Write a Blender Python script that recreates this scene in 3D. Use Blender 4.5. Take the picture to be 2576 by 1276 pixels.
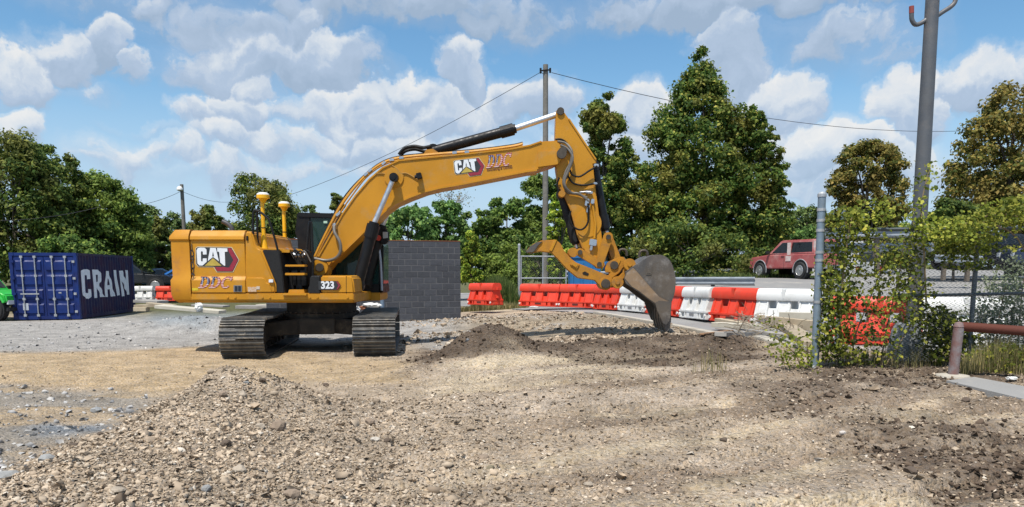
import bpy, bmesh, math, random
import numpy as np
from mathutils import Vector, Matrix
random.seed(7); rng = np.random.default_rng(11)
for o in list(bpy.data.objects): bpy.data.objects.remove(o)
SC = bpy.context.scene; COL = SC.collection
R = math.radians; PI = math.pi

# ------------------------------------------------------------------ camera, sky, sun, exposure
EYE = Vector((0, 0, 1.6)); PITCH = R(7.0); FPX = 1860.0; PPX, PPY = 1288.0, 914.0
cam_d = bpy.data.cameras.new('camera'); cam = bpy.data.objects.new('camera', cam_d); COL.objects.link(cam)
cam_d.sensor_width = 36; cam_d.lens = 36 * FPX / 2576; cam_d.shift_y = (PPY - 638) / 2576
cam_d.clip_start = .05; cam_d.clip_end = 3000
cam.location = EYE; cam.rotation_euler = (PI / 2 - PITCH, 0, 0); SC.camera = cam
SC.view_settings.view_transform = 'Standard'; SC.view_settings.look = 'None'
SC.view_settings.exposure = 0.14; SC.view_settings.gamma = 1
SC.view_settings.use_curve_mapping = False
SC.render.engine = 'CYCLES'; SC.cycles.max_bounces = 5; SC.cycles.diffuse_bounces = 2; SC.cycles.glossy_bounces = 2; SC.cycles.transmission_bounces = 3; SC.cycles.transparent_max_bounces = 8
SUN_TRAVEL = Vector((.18, .42, -1)).normalized()
sun_d = bpy.data.lights.new('sun', 'SUN'); sun = bpy.data.objects.new('sun', sun_d); COL.objects.link(sun)
sun_d.energy = 5.0; sun_d.angle = R(.53); sun_d.color = (1, .95, .87)
sun.rotation_euler = SUN_TRAVEL.to_track_quat('-Z', 'Y').to_euler(); sun.location = (-10, -10, 30)
sd = -SUN_TRAVEL
SUN_EL = math.asin(sd.z); SUN_AZ = math.atan2(sd.x, sd.y)

def ray(px, py):
    vx = (px - PPX) / FPX; vy = (PPY - py) / FPX
    c, s = math.cos(PITCH), math.sin(PITCH)
    return Vector((vx, c + vy * s, vy * c - s))
def at(px, py, Y):
    d = ray(px, py); return EYE + d * (Y / d.y)
# reading frames of the enlarged crops -> picture units
def C1(x, y): return (405.9 + .3794 * x, 452.75 + .3794 * y)
def C2(x, y): return (780.6 + .34258 * x, 265.4 + .34258 * y)
def C3(x, y): return (1249 + .4649 * x, 265.4 + .4649 * y)
def C4(x, y): return (.33031 * x, 437.1 + .33031 * y)
def C5(x, y): return (429.3 + .18349 * x, 546.4 + .18349 * y)
def C7(x, y): return (1990.6 + .465 * x, 390.3 + .465 * y)

# ---- world: Nishita sky + cumulus by direction
W = bpy.data.worlds.new('World'); SC.world = W; W.use_nodes = True
W.cycles.sampling_method = 'MANUAL'; W.cycles.sample_map_resolution = 256
nt = W.node_tree; nt.nodes.clear()
def N(t, typ, **kw):
    n = t.nodes.new(typ)
    for k, v in kw.items(): setattr(n, k, v)
    return n
def mth(t, op, a, b=None, c=None, clamp=False):
    n = t.nodes.new('ShaderNodeMath'); n.operation = op; n.use_clamp = clamp
    for i, v in enumerate((a, b, c)):
        if v is None: continue
        if isinstance(v, (int, float)): n.inputs[i].default_value = v
        else: t.links.new(v, n.inputs[i])
    return n.outputs[0]
def maprange(t, v, a, b, c=0., d=1., smooth=True):
    n = t.nodes.new('ShaderNodeMapRange'); n.interpolation_type = 'SMOOTHSTEP' if smooth else 'LINEAR'
    t.links.new(v, n.inputs[0])
    for i, q in enumerate((a, b, c, d)): n.inputs[i + 1].default_value = q
    return n.outputs[0]
# (x, y, half width, half height, strength) of each cloud, picture units
CLOUDS = [(180,150,105,40,.85),(285,118,50,46,1.15),(40,190,95,44,1.),(30,322,50,34,1.),(372,182,30,26,.8),(560,75,170,56,.8),(610,165,140,60,.95),(420,12,300,34,.6),(700,20,260,36,.6),
 (765,85,38,60,1.),(825,165,108,58,1.25),(900,290,170,56,1.),(620,285,80,44,1.1),(640,232,50,36,1.1),(470,300,40,24,.8),(560,340,110,40,.85),(420,370,90,34,.9),(760,370,170,44,.95),(1010,245,100,40,1.1),(1170,190,56,56,1.2),(1140,285,130,56,1.),
 (1350,255,85,46,1.15),(1010,370,200,50,.9),(300,400,120,40,.75),(1050,14,330,44,.72),(1580,45,46,24,.85),(1320,40,190,40,.66),(1850,160,62,100,1.25),(1930,258,92,60,1.25),(1950,340,70,40,.8),
 (2060,100,190,56,.62),(1850,10,420,36,.8),(2090,385,115,50,1.15),(2300,290,70,66,1.15),(2450,200,84,42,1.15),(2230,420,170,50,.9),(1610,285,76,46,1.),(1440,340,140,50,.85),(2570,165,50,36,.9),(620,420,300,40,.72),(1200,400,200,40,.7),(2100,450,220,44,.8),(860,330,60,40,1.1),(520,295,36,30,1.05),(240,230,60,20,.5),(1560,360,120,50,.8),(370,318,70,12,.7)]
def noise2(t, v, scale, det, rough=.5):
    n = N(t, 'ShaderNodeTexNoise', noise_dimensions='2D'); n.inputs['Scale'].default_value = scale; n.inputs['Detail'].default_value = det; n.inputs['Roughness'].default_value = rough
    t.links.new(v, n.inputs['Vector']); return n
tc = N(nt, 'ShaderNodeTexCoord'); nrm = N(nt, 'ShaderNodeVectorMath', operation='NORMALIZE'); nt.links.new(tc.outputs['Generated'], nrm.inputs[0])
sp = N(nt, 'ShaderNodeSeparateXYZ'); nt.links.new(nrm.outputs[0], sp.inputs[0])
az = mth(nt, 'ARCTAN2', sp.outputs[0], sp.outputs[1]); el = mth(nt, 'ARCSINE', sp.outputs[2])
cv0 = N(nt, 'ShaderNodeCombineXYZ'); nt.links.new(az, cv0.inputs[0]); nt.links.new(el, cv0.inputs[1])
wn = noise2(nt, cv0.outputs[0], 11, 6, .58)
ws = N(nt, 'ShaderNodeVectorMath', operation='SUBTRACT'); nt.links.new(wn.outputs['Color'], ws.inputs[0]); ws.inputs[1].default_value = (.5, .5, .5)
wm = N(nt, 'ShaderNodeVectorMath', operation='MULTIPLY_ADD'); nt.links.new(ws.outputs[0], wm.inputs[0]); wm.inputs[1].default_value = (.11, .075, 0); nt.links.new(cv0.outputs[0], wm.inputs[2])
sw_ = N(nt, 'ShaderNodeSeparateXYZ'); nt.links.new(wm.outputs[0], sw_.inputs[0]); CX, CZ = sw_.outputs[0], sw_.outputs[1]
acc = None; grad = None
for (px, py, hw, hh, stg) in CLOUDS:
    d = ray(px, py).normalized(); a0 = math.atan2(d.x, d.y); e0 = math.asin(d.z); k = (1 + (px - PPX) ** 2 / FPX ** 2) * FPX / hw / 1.06; k2 = FPX / hh / 1.06
    f_ = math.sqrt(.42 * stg); a = mth(nt, 'MULTIPLY_ADD', CX, k * f_, -a0 * k * f_); b = mth(nt, 'MULTIPLY_ADD', CZ, k2 * f_, -e0 * k2 * f_)
    v = mth(nt, 'SUBTRACT', stg, mth(nt, 'MULTIPLY_ADD', a, a, mth(nt, 'MULTIPLY', b, b)))
    if acc is None: acc, grad = v, b
    else: grad = mth(nt, 'MULTIPLY_ADD', mth(nt, 'SUBTRACT', b, grad), mth(nt, 'MULTIPLY_ADD', mth(nt, 'SUBTRACT', v, acc), 4., .5, True), grad); acc = mth(nt, 'MAXIMUM', acc, v)
acc = mth(nt, 'MAXIMUM', acc, -.3)
far = mth(nt, 'MAXIMUM', maprange(nt, mth(nt, 'ABSOLUTE', CX), .62, .8), maprange(nt, CZ, .42, .6))     # beyond the frame the sky goes on with clouds of the same kind
bigc = noise2(nt, cv0.outputs[0], 3.2, 2)
acc = mth(nt, 'MULTIPLY_ADD', acc, mth(nt, 'SUBTRACT', 1., far), mth(nt, 'MULTIPLY', maprange(nt, bigc.outputs[0], .44, .66), far))
def puff(dx, dz, fine):
    o = N(nt, 'ShaderNodeVectorMath', operation='ADD'); nt.links.new(wm.outputs[0], o.inputs[0]); o.inputs[1].default_value = (dx, dz, 0)
    n1 = noise2(nt, o.outputs[0], 10, 8 if fine else 6, .6)
    vo = N(nt, 'ShaderNodeTexVoronoi', voronoi_dimensions='2D', feature='F1'); vo.inputs['Scale'].default_value = 34; nt.links.new(o.outputs[0], vo.inputs['Vector'])
    r = mth(nt, 'MULTIPLY', mth(nt, 'SUBTRACT', n1.outputs[0], .5), 1.45)
    r = mth(nt, 'MULTIPLY_ADD', vo.outputs['Distance'], -.26, mth(nt, 'ADD', r, .11))
    return r, n1.outputs[0]
p0, n0 = puff(0, 0, True); p1, n1_ = puff(-.006, .013, False)
D0 = mth(nt, 'ADD', acc, p0)
lit = mth(nt, 'ADD', mth(nt, 'MULTIPLY', mth(nt, 'SUBTRACT', p0, p1), .42), mth(nt, 'MULTIPLY', mth(nt, 'MAXIMUM', mth(nt, 'MINIMUM', grad, .75), -.75), .36))
lit = mth(nt, 'ADD', lit, mth(nt, 'MULTIPLY', maprange(nt, el, .17, .34), -.26))     # the nearer clouds overhead show their undersides
lit = maprange(nt, lit, -.34, .28, 0, 1, False)
mask = mth(nt, 'MAXIMUM', maprange(nt, D0, .27, .68), maprange(nt, mth(nt, 'MULTIPLY_ADD', mth(nt, 'SUBTRACT', n0, .5), 1.2, acc), -.15, .8, 0, .5))
ramp = N(nt, 'ShaderNodeValToRGB'); nt.links.new(lit, ramp.inputs[0])
cr = ramp.color_ramp; cr.elements[0].position = 0; cr.elements[0].color = (.36, .47, .62, 1); cr.elements[1].position = 1; cr.elements[1].color = (.88, .88, .87, 1)
e = cr.elements.new(.38); e.color = (.46, .57, .73, 1); e = cr.elements.new(.66); e.color = (.70, .76, .83, 1); e = cr.elements.new(.84); e.color = (.81, .83, .85, 1)
mask2 = mth(nt, 'MULTIPLY', mask, maprange(nt, el, .0, .2, .6, .97))
sky = N(nt, 'ShaderNodeTexSky', sky_type='NISHITA', sun_disc=False); sky.sun_elevation = SUN_EL; sky.sun_rotation = SUN_AZ
sky.air_density = 1.1; sky.dust_density = .4; sky.ozone_density = 3.5; sky.altitude = 100
hs = N(nt, 'ShaderNodeHueSaturation'); hs.inputs['Saturation'].default_value = 1.16; hs.inputs['Hue'].default_value = .492; nt.links.new(sky.outputs[0], hs.inputs['Color'])
bg1 = N(nt, 'ShaderNodeBackground'); bg1.inputs[1].default_value = .132; nt.links.new(hs.outputs[0], bg1.inputs[0])
bgh = N(nt, 'ShaderNodeBackground'); bgh.inputs[0].default_value = (.54, .71, .92, 1); bgh.inputs[1].default_value = .82       # pale vapour low over the horizon
mxh = N(nt, 'ShaderNodeMixShader'); nt.links.new(maprange(nt, el, .26, .03, 0., .88), mxh.inputs[0]); nt.links.new(bg1.outputs[0], mxh.inputs[1]); nt.links.new(bgh.outputs[0], mxh.inputs[2])
bg2 = N(nt, 'ShaderNodeBackground'); bg2.inputs[1].default_value = .90; nt.links.new(ramp.outputs[0], bg2.inputs[0])
mx = N(nt, 'ShaderNodeMixShader'); nt.links.new(mask2, mx.inputs[0]); nt.links.new(mxh.outputs[0], mx.inputs[1]); nt.links.new(bg2.outputs[0], mx.inputs[2])
wo = N(nt, 'ShaderNodeOutputWorld'); nt.links.new(mx.outputs[0], wo.inputs[0])

# ------------------------------------------------------------------ materials
MATS = {}
def M(name, col, rough=.6, metal=0., col2=None, scale=3., amt=.5, bump=0., bscale=60., spec=.5, objrand=0., dirt=None, dscale=1.5, damt=.5, coat=0.):
    if name in MATS: return MATS[name]
    m = bpy.data.materials.new(name); m.use_nodes = True; t = m.node_tree; b = t.nodes['Principled BSDF']
    b.inputs['Roughness'].default_value = rough; b.inputs['Metallic'].default_value = metal; b.inputs['Specular IOR Level'].default_value = spec
    b.inputs['Coat Weight'].default_value = coat; b.inputs['Coat Roughness'].default_value = .2
    geo = N(t, 'ShaderNodeNewGeometry'); P = geo.outputs['Position']
    c = None
    def rgb(v):
        n = N(t, 'ShaderNodeRGB'); n.outputs[0].default_value = (*v, 1); return n.outputs[0]
    def mix(f, a, bb):
        n = N(t, 'ShaderNodeMix', data_type='RGBA'); t.links.new(f, n.inputs[0]); t.links.new(a, n.inputs[6]); t.links.new(bb, n.inputs[7]); return n.outputs[2]
    def noise(s, det=5, ro=.6):
        n = N(t, 'ShaderNodeTexNoise'); n.inputs['Scale'].default_value = s; n.inputs['Detail'].default_value = det; n.inputs['Roughness'].default_value = ro; t.links.new(P, n.inputs['Vector']); return n.outputs[0]
    c = rgb(col)
    if col2: c = mix(mth(t, 'MULTIPLY', maprange(t, noise(scale), .35, .65), amt), c, rgb(col2))
    if objrand:
        oi = N(t, 'ShaderNodeObjectInfo'); hsv = N(t, 'ShaderNodeHueSaturation'); t.links.new(c, hsv.inputs['Color'])
        t.links.new(maprange(t, oi.outputs['Random'], 0, 1, 1 - objrand, 1 + objrand, False), hsv.inputs['Value']); c = hsv.outputs[0]
    if dirt: c = mix(mth(t, 'MULTIPLY', maprange(t, noise(dscale, 8, .7), .50, .72), damt), c, rgb(dirt))
    t.links.new(c, b.inputs['Base Color'])
    if bump:
        bp = N(t, 'ShaderNodeBump'); bp.inputs['Strength'].default_value = bump; bp.inputs['Distance'].default_value = .01
        t.links.new(noise(bscale, 4), bp.inputs['Height']); t.links.new(bp.outputs[0], b.inputs['Normal'])
    if rough < .7:
        t.links.new(maprange(t, noise(scale * 2 + 1, 4), .3, .7, max(.05, rough - .1), min(1, rough + .18)), b.inputs['Roughness'])
    MATS[name] = m; return m
def leafmat(name, cols, trans=.35, patch=None, pscale=.5):
    if name in MATS: return MATS[name]
    m = bpy.data.materials.new(name); m.use_nodes = True; t = m.node_tree; b = t.nodes['Principled BSDF']
    geo = N(t, 'ShaderNodeNewGeometry'); rp = N(t, 'ShaderNodeValToRGB'); t.links.new(geo.outputs['Random Per Island'], rp.inputs[0])
    els = rp.color_ramp.elements
    for i, (p, c) in enumerate(cols):
        e = els[i] if i < 2 else els.new(p)
        e.position = p; e.color = (*c, 1)
    col = rp.outputs[0]
    if patch:
        n = N(t, 'ShaderNodeTexNoise'); n.inputs['Scale'].default_value = pscale; n.inputs['Detail'].default_value = 3; t.links.new(geo.outputs['Position'], n.inputs['Vector'])
        mxn = N(t, 'ShaderNodeMix', data_type='RGBA'); t.links.new(mth(t, 'MULTIPLY', maprange(t, n.outputs[0], .48, .66), .45), mxn.inputs[0]); t.links.new(col, mxn.inputs[6]); mxn.inputs[7].default_value = (*patch, 1); col = mxn.outputs[2]
    n2 = N(t, 'ShaderNodeTexNoise'); n2.inputs['Scale'].default_value = 1.3; n2.inputs['Detail'].default_value = 2; t.links.new(geo.outputs['Position'], n2.inputs['Vector'])
    hv = N(t, 'ShaderNodeHueSaturation'); t.links.new(col, hv.inputs['Color']); t.links.new(maprange(t, n2.outputs[0], .32, .68, .72, 1.28), hv.inputs['Value']); col = hv.outputs[0]
    t.links.new(col, b.inputs['Base Color']); b.inputs['Roughness'].default_value = .6; b.inputs['Specular IOR Level'].default_value = .2
    tr = N(t, 'ShaderNodeBsdfTranslucent'); t.links.new(col, tr.inputs[0]); ms = N(t, 'ShaderNodeMixShader'); ms.inputs[0].default_value = trans
    t.links.new(b.outputs[0], ms.inputs[1]); t.links.new(tr.outputs[0], ms.inputs[2]); t.links.new(ms.outputs[0], t.nodes['Material Output'].inputs[0])
    MATS[name] = m; return m
def glassmat(name, col, alpha=.5):
    if name in MATS: return MATS[name]
    m = bpy.data.materials.new(name); m.use_nodes = True; t = m.node_tree; b = t.nodes['Principled BSDF']
    b.inputs['Base Color'].default_value = (*col, 1); b.inputs['Roughness'].default_value = .06; b.inputs['Specular IOR Level'].default_value = .6
    tr = N(t, 'ShaderNodeBsdfTransparent'); tr.inputs[0].default_value = (.55, .75, .68, 1); ms = N(t, 'ShaderNodeMixShader'); ms.inputs[0].default_value = alpha
    t.links.new(tr.outputs[0], ms.inputs[1]); t.links.new(b.outputs[0], ms.inputs[2]); t.links.new(ms.outputs[0], t.nodes['Material Output'].inputs[0])
    MATS[name] = m; return m

# ------------------------------------------------------------------ mesh helpers
class MB:
    def __init__(s): s.v = []; s.f = []
    def add(s, vs, fs):
        n = len(s.v); s.v += [tuple(v) for v in vs]; s.f += [tuple(i + n for i in f) for f in fs]; return s
    def box(s, c, d, rz=0, rot=None):
        x, y, z = d[0] / 2, d[1] / 2, d[2] / 2
        vs = [Vector((a * x, b * y, q * z)) for q in (-1, 1) for b in (-1, 1) for a in (-1, 1)]
        m = rot if rot is not None else Matrix.Rotation(rz, 3, 'Z')
        return s.add([m @ v + Vector(c) for v in vs], [(0, 2, 3, 1), (4, 5, 7, 6), (0, 1, 5, 4), (2, 6, 7, 3), (0, 4, 6, 2), (1, 3, 7, 5)])
    def beam(s, a, b, w, h, up=(0, 0, 1)):
        a = Vector(a); b = Vector(b); d = (b - a); L = d.length; d.normalize(); u = Vector(up)
        if abs(d.dot(u)) > .98: u = Vector((0, 1, 0))
        r = d.cross(u).normalized(); u = r.cross(d)
        m = Matrix((d, r, u)).transposed(); return s.box((a + b) / 2, (L, w, h), rot=m)
    def prism(s, poly, y0, y1):                    # poly of (x, z); extruded along y
        n = len(poly); A = sum(poly[i][0] * poly[(i + 1) % n][1] - poly[(i + 1) % n][0] * poly[i][1] for i in range(n))
        if A < 0: poly = poly[::-1]
        vs = [(x, y0, z) for x, z in poly] + [(x, y1, z) for x, z in poly]
        return s.add(vs, [tuple(range(n)), tuple(range(2 * n - 1, n - 1, -1))] + [(i, i + n, (i + 1) % n + n, (i + 1) % n) for i in range(n)])
    def prism_x(s, poly, x0, x1):                  # poly of (y, z); extruded along x
        n = len(poly); A = sum(poly[i][0] * poly[(i + 1) % n][1] - poly[(i + 1) % n][0] * poly[i][1] for i in range(n))
        if A > 0: poly = poly[::-1]
        vs = [(x0, y, z) for y, z in poly] + [(x1, y, z) for y, z in poly]
        return s.add(vs, [tuple(range(n)), tuple(range(2 * n - 1, n - 1, -1))] + [(i, i + n, (i + 1) % n + n, (i + 1) % n) for i in range(n)])
    def prism_z(s, poly, z0, z1):
        n = len(poly); A = sum(poly[i][0] * poly[(i + 1) % n][1] - poly[(i + 1) % n][0] * poly[i][1] for i in range(n))
        if A > 0: poly = poly[::-1]
        vs = [(x, y, z0) for x, y in poly] + [(x, y, z1) for x, y in poly]
        return s.add(vs, [tuple(range(n)), tuple(range(2 * n - 1, n - 1, -1))] + [(i, i + n, (i + 1) % n + n, (i + 1) % n) for i in range(n)])
    def px(s, pts, Y0, Y1):                        # outline read at distance Y0, given real thickness
        w = [at(p[0], p[1], Y0) for p in pts]; return s.prism([(q.x, q.z) for q in w], Y0, Y1)
    def tube(s, pts, r, n=8, cap=True, smooth=0):
        pts = [Vector(p) for p in pts]
        if smooth:
            out = []
            for i in range(len(pts) - 1):
                p0 = pts[max(i - 1, 0)]; p1 = pts[i]; p2 = pts[i + 1]; p3 = pts[min(i + 2, len(pts) - 1)]
                for k in range(smooth):
                    t = k / smooth
                    out.append(.5 * ((2 * p1) + (p2 - p0) * t + (2 * p0 - 5 * p1 + 4 * p2 - p3) * t * t + (-p0 + 3 * p1 - 3 * p2 + p3) * t ** 3))
            pts = out + [pts[-1]]
        m = len(pts); rs = r if isinstance(r, (list, tuple)) else [r] * m
        if len(rs) != m: rs = [rs[0] + (rs[-1] - rs[0]) * i / (m - 1) for i in range(m)]
        vs = []; prev = None
        for i, p in enumerate(pts):
            d = (pts[min(i + 1, m - 1)] - pts[max(i - 1, 0)]).normalized()
            u = prev if prev is not None else (Vector((0, 0, 1)) if abs(d.z) < .9 else Vector((0, 1, 0)))
            a = (u - d * u.dot(d)).normalized(); prev = a; b = d.cross(a)
            for k in range(n):
                t = 2 * PI * k / n; vs.append(p + (a * math.cos(t) + b * math.sin(t)) * rs[i])
        fs = [(i * n + k, i * n + (k + 1) % n, (i + 1) * n + (k + 1) % n, (i + 1) * n + k) for i in range(m - 1) for k in range(n)]
        if cap: fs += [tuple(range(n - 1, -1, -1)), tuple(range((m - 1) * n, m * n))]
        return s.add(vs, fs)
    def disc(s, c, axis, r, h, n=20):              # short cylinder centred on c
        a = Vector(axis).normalized(); return s.tube([Vector(c) - a * h / 2, Vector(c) + a * h / 2], r, n)
    def lathe(s, c, prof, n=20, axis='Z'):
        vs = []
        for r, z in prof:
            for k in range(n):
                t = 2 * PI * k / n; p = (r * math.cos(t), r * math.sin(t), z)
                if axis == 'Y': p = (p[0], p[2], p[1])
                vs.append(Vector(c) + Vector(p))
        m = len(prof)
        fs = [(i * n + k, i * n + (k + 1) % n, (i + 1) * n + (k + 1) % n, (i + 1) * n + k) for i in range(m - 1) for k in range(n)]
        if axis == 'Y': fs = [f[::-1] for f in fs]
        if prof[0][0] > 1e-4: fs.append(tuple(range(n - 1, -1, -1)))
        if prof[-1][0] > 1e-4: fs.append(tuple(range((m - 1) * n, m * n)))
        return s.add(vs, fs)
ORG = {}
def root_off(p):
    while p is not None:
        if p.name in ORG: return ORG[p.name]
        p = p.parent
    return Vector((0, 0, 0))
def tag(o, label=None, cat=None, group=None, kind=None):
    if label: o['label'] = label
    if cat: o['category'] = cat
    if group: o['group'] = group
    if kind: o['kind'] = kind
    return o
def thing(name, label, cat, loc=(0, 0, 0), group=None):
    o = bpy.data.objects.new(name, None); COL.objects.link(o); o.location = loc; o.empty_display_size = .2
    ORG[o.name] = Vector(loc); return tag(o, label, cat, group)
def build(name, mb, mat, parent=None, bevel=0., seg=2, smooth=False, loc=None, local=False, autos=40):
    me = bpy.data.meshes.new(name)
    off = Vector(loc) if loc is not None else (Vector((0, 0, 0)) if local else root_off(parent))
    me.from_pydata([Vector(v) - off for v in mb.v], [], mb.f)
    if bevel or smooth:
        bm = bmesh.new(); bm.from_mesh(me)
        bmesh.ops.recalc_face_normals(bm, faces=bm.faces)
        if bevel:
            es = [e for e in bm.edges if len(e.link_faces) == 2 and e.calc_face_angle(0) > R(28)]
            bmesh.ops.bevel(bm, geom=es, offset=bevel, segments=seg, affect='EDGES', clamp_overlap=True)
        bm.to_mesh(me); bm.free()
    if smooth:
        me.polygons.foreach_set('use_smooth', [True] * len(me.polygons)); me.set_sharp_from_angle(angle=R(autos))
    me.materials.append(mat)
    o = bpy.data.objects.new(name, me); COL.objects.link(o)
    if loc is not None: o.location = loc; ORG[o.name] = Vector(loc)
    if parent: o.parent = parent
    return o
def copy_tree(o, parent=None):
    c = o.copy(); COL.objects.link(c); c.parent = parent
    for ch in list(o.children): copy_tree(ch, c)
    return c
def fast_mesh(name, V, F, mat, parent=None, off=(0, 0, 0), smooth=False):   # V (n,3), F (m,k)
    me = bpy.data.meshes.new(name); V = np.asarray(V, np.float32) - np.asarray(off, np.float32); F = np.asarray(F, np.int32); k = F.shape[1]
    me.vertices.add(len(V)); me.vertices.foreach_set('co', V.ravel())
    me.loops.add(F.size); me.loops.foreach_set('vertex_index', F.ravel())
    me.polygons.add(len(F)); me.polygons.foreach_set('loop_start', np.arange(0, F.size, k, dtype=np.int32)); me.polygons.foreach_set('loop_total', np.full(len(F), k, np.int32))
    if smooth: me.polygons.foreach_set('use_smooth', np.ones(len(F), bool))
    me.update(calc_edges=True); me.materials.append(mat)
    o = bpy.data.objects.new(name, me); COL.objects.link(o)
    if parent: o.parent = parent
    return o
def flat2mesh(name, loops, depth, mat, parent, mapf):
    """filled outlines with holes (2-D loops), given a small thickness, then mapped to the world"""
    cu = bpy.data.curves.new(name, 'CURVE'); cu.dimensions = '2D'; cu.fill_mode = 'BOTH'; cu.extrude = depth / 2
    for lp in loops:
        sp_ = cu.splines.new('POLY'); sp_.points.add(len(lp) - 1); sp_.use_cyclic_u = True
        for i, p in enumerate(lp): sp_.points[i].co = (p[0], p[1], 0, 1)
    ob = bpy.data.objects.new(name, cu); COL.objects.link(ob)
    dg = bpy.context.evaluated_depsgraph_get(); me = bpy.data.meshes.new_from_object(ob.evaluated_get(dg)); bpy.data.objects.remove(ob); bpy.data.curves.remove(cu)
    off = root_off(parent)
    for v in me.vertices: v.co = mapf(v.co) - off
    me.materials.clear(); me.materials.append(mat); me.name = name
    o = bpy.data.objects.new(name, me); COL.objects.link(o); o.parent = parent; return o
def text_mesh(name, s, size, depth, mat, parent, mapf, bold=0., shear=0., spacing=1.):
    cu = bpy.data.curves.new(name, 'FONT'); cu.body = s; cu.size = size; cu.extrude = depth / 2; cu.offset = bold; cu.shear = shear; cu.space_character = spacing; cu.align_x = 'CENTER'; cu.align_y = 'CENTER'; cu.resolution_u = 4
    ob = bpy.data.objects.new(name, cu); COL.objects.link(ob)
    dg = bpy.context.evaluated_depsgraph_get(); me = bpy.data.meshes.new_from_object(ob.evaluated_get(dg)); bpy.data.objects.remove(ob); bpy.data.curves.remove(cu)
    off = root_off(parent)
    for v in me.vertices: v.co = mapf(v.co) - off
    me.materials.clear(); me.materials.append(mat)
    o = bpy.data.objects.new(name, me); COL.objects.link(o); o.parent = parent; return o

# ------------------------------------------------------------------ noise and terrain
def sst(a, b, x):
    t = np.clip((x - a) / (b - a), 0, 1); return t * t * (3 - 2 * t)
def hsh(i, j, s):
    h = (i.astype(np.int64) * 374761393 + j.astype(np.int64) * 668265263 + s * 1274126177) & 0xffffffff
    h = ((h ^ (h >> 13)) * 1274126177) & 0xffffffff
    return ((h ^ (h >> 16)) & 0xffff) / 65535.
def vn(x, y, s=0):
    i = np.floor(x); j = np.floor(y); u = x - i; v = y - j; u = u * u * (3 - 2 * u); v = v * v * (3 - 2 * v)
    return (hsh(i, j, s) * (1 - u) + hsh(i + 1, j, s) * u) * (1 - v) + (hsh(i, j + 1, s) * (1 - u) + hsh(i + 1, j + 1, s) * u) * v
def fbm(x, y, o=4, s=0, g=.5):
    a = 0; w = 1; t = 0
    for k in range(o): a = a + w * vn(x * 2 ** k, y * 2 ** k, s + k); t += w; w *= g
    return a / t - .5
def H(x, y):
    x = np.asarray(x, float); y = np.asarray(y, float)
    z = .36 * sst(-3.5, 4.2, x) * sst(3.8, 9, y)
    z = z - .27 * sst(20, 29, y) * sst(-6, -12, x)
    z = z + .98 * sst(18, 33, y) * sst(2.5, 10.5, x) + .6 * sst(33, 60, y) * sst(0, 12, x)
    # rubble heap, lower left
    nx = x + .35 * fbm(x * 1.3, y * 1.3, 3, 21); ny = y + .3 * fbm(x * 1.4, y * 1.4, 3, 31)
    hx = np.where(nx < -3.05, np.exp(-((nx + 3.05) / .62) ** 2), np.exp(-((nx + 3.05) / 1.15) ** 2))
    hy = np.where(ny > 7.9, np.exp(-((ny - 7.9) / .55) ** 2), 1 - .38 * sst(7.9, 5, ny))
    z = z + (.46 * hx * hy + .14 * np.exp(-((nx + 3.05) / .5) ** 2 - ((ny - 7.9) / .5) ** 2))
    # dark heap in the middle and its ridge to the right
    z = z + .48 * np.exp(-((nx + .5) / .72) ** 2 - ((ny - 12.2) / .66) ** 2)
    z = z + .2 * np.exp(-((ny - 12.6) / .6) ** 2) * sst(-1.9, .2, nx) * sst(5.2, 3.4, nx)
    z = z + .14 * np.exp(-((nx + .6) / 1.5) ** 2 - ((ny - 11.3) / .9) ** 2)
    # spoil in front of the block wall, grey spoil by the container
    z = z + .16 * np.exp(-((x + 2.0) / 2.2) ** 2 - ((y - 22.2) / 1.6) ** 2)
    z = z + .40 * np.exp(-((x + 8.7) / 1.7) ** 2 - ((y - 20.6) / 1.1) ** 2) + .15 * np.exp(-((x + 11.4) / 2.2) ** 2 - ((y - 22.5) / 1.3) ** 2)
    return z
def Hd(x, y):       # with clods
    near = sst(24, 10, y)
    rid = np.abs(fbm((x + .35 * y) * .5, (y - .25 * x) * 2.6, 3, 45)) * 2; clod = sst(-.05, .3, fbm(x * 1.1, y * 1.6, 3, 46))
    return H(x, y) + near * (.05 * fbm(x * 2.2, y * 2.2, 3, 3) + (.035 + .035 * clod) * fbm(x * 9, y * 9, 3, 5, .65) - .07 * sst(.22, 0, rid) * sst(-2, 0, x) + .03 * clod * np.abs(fbm(x * 6, y * 6, 3, 47))) + .05 * fbm(x * .6, y * .6, 3, 9)
def Hs(x, y): return float(H(np.array([x]), np.array([y]))[0])
_T = 2.0 * 1.003 ** np.arange(1500)
def G(px, py):      # where the sight line meets the ground
    d = ray(px, py); X = EYE.x + d.x * _T; Y = EYE.y + d.y * _T; Z = EYE.z + d.z * _T
    k = np.nonzero(Z <= H(X, Y))[0]; k = k[0] if len(k) else len(_T) - 1
    return Vector((X[k], Y[k], Z[k]))
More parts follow.
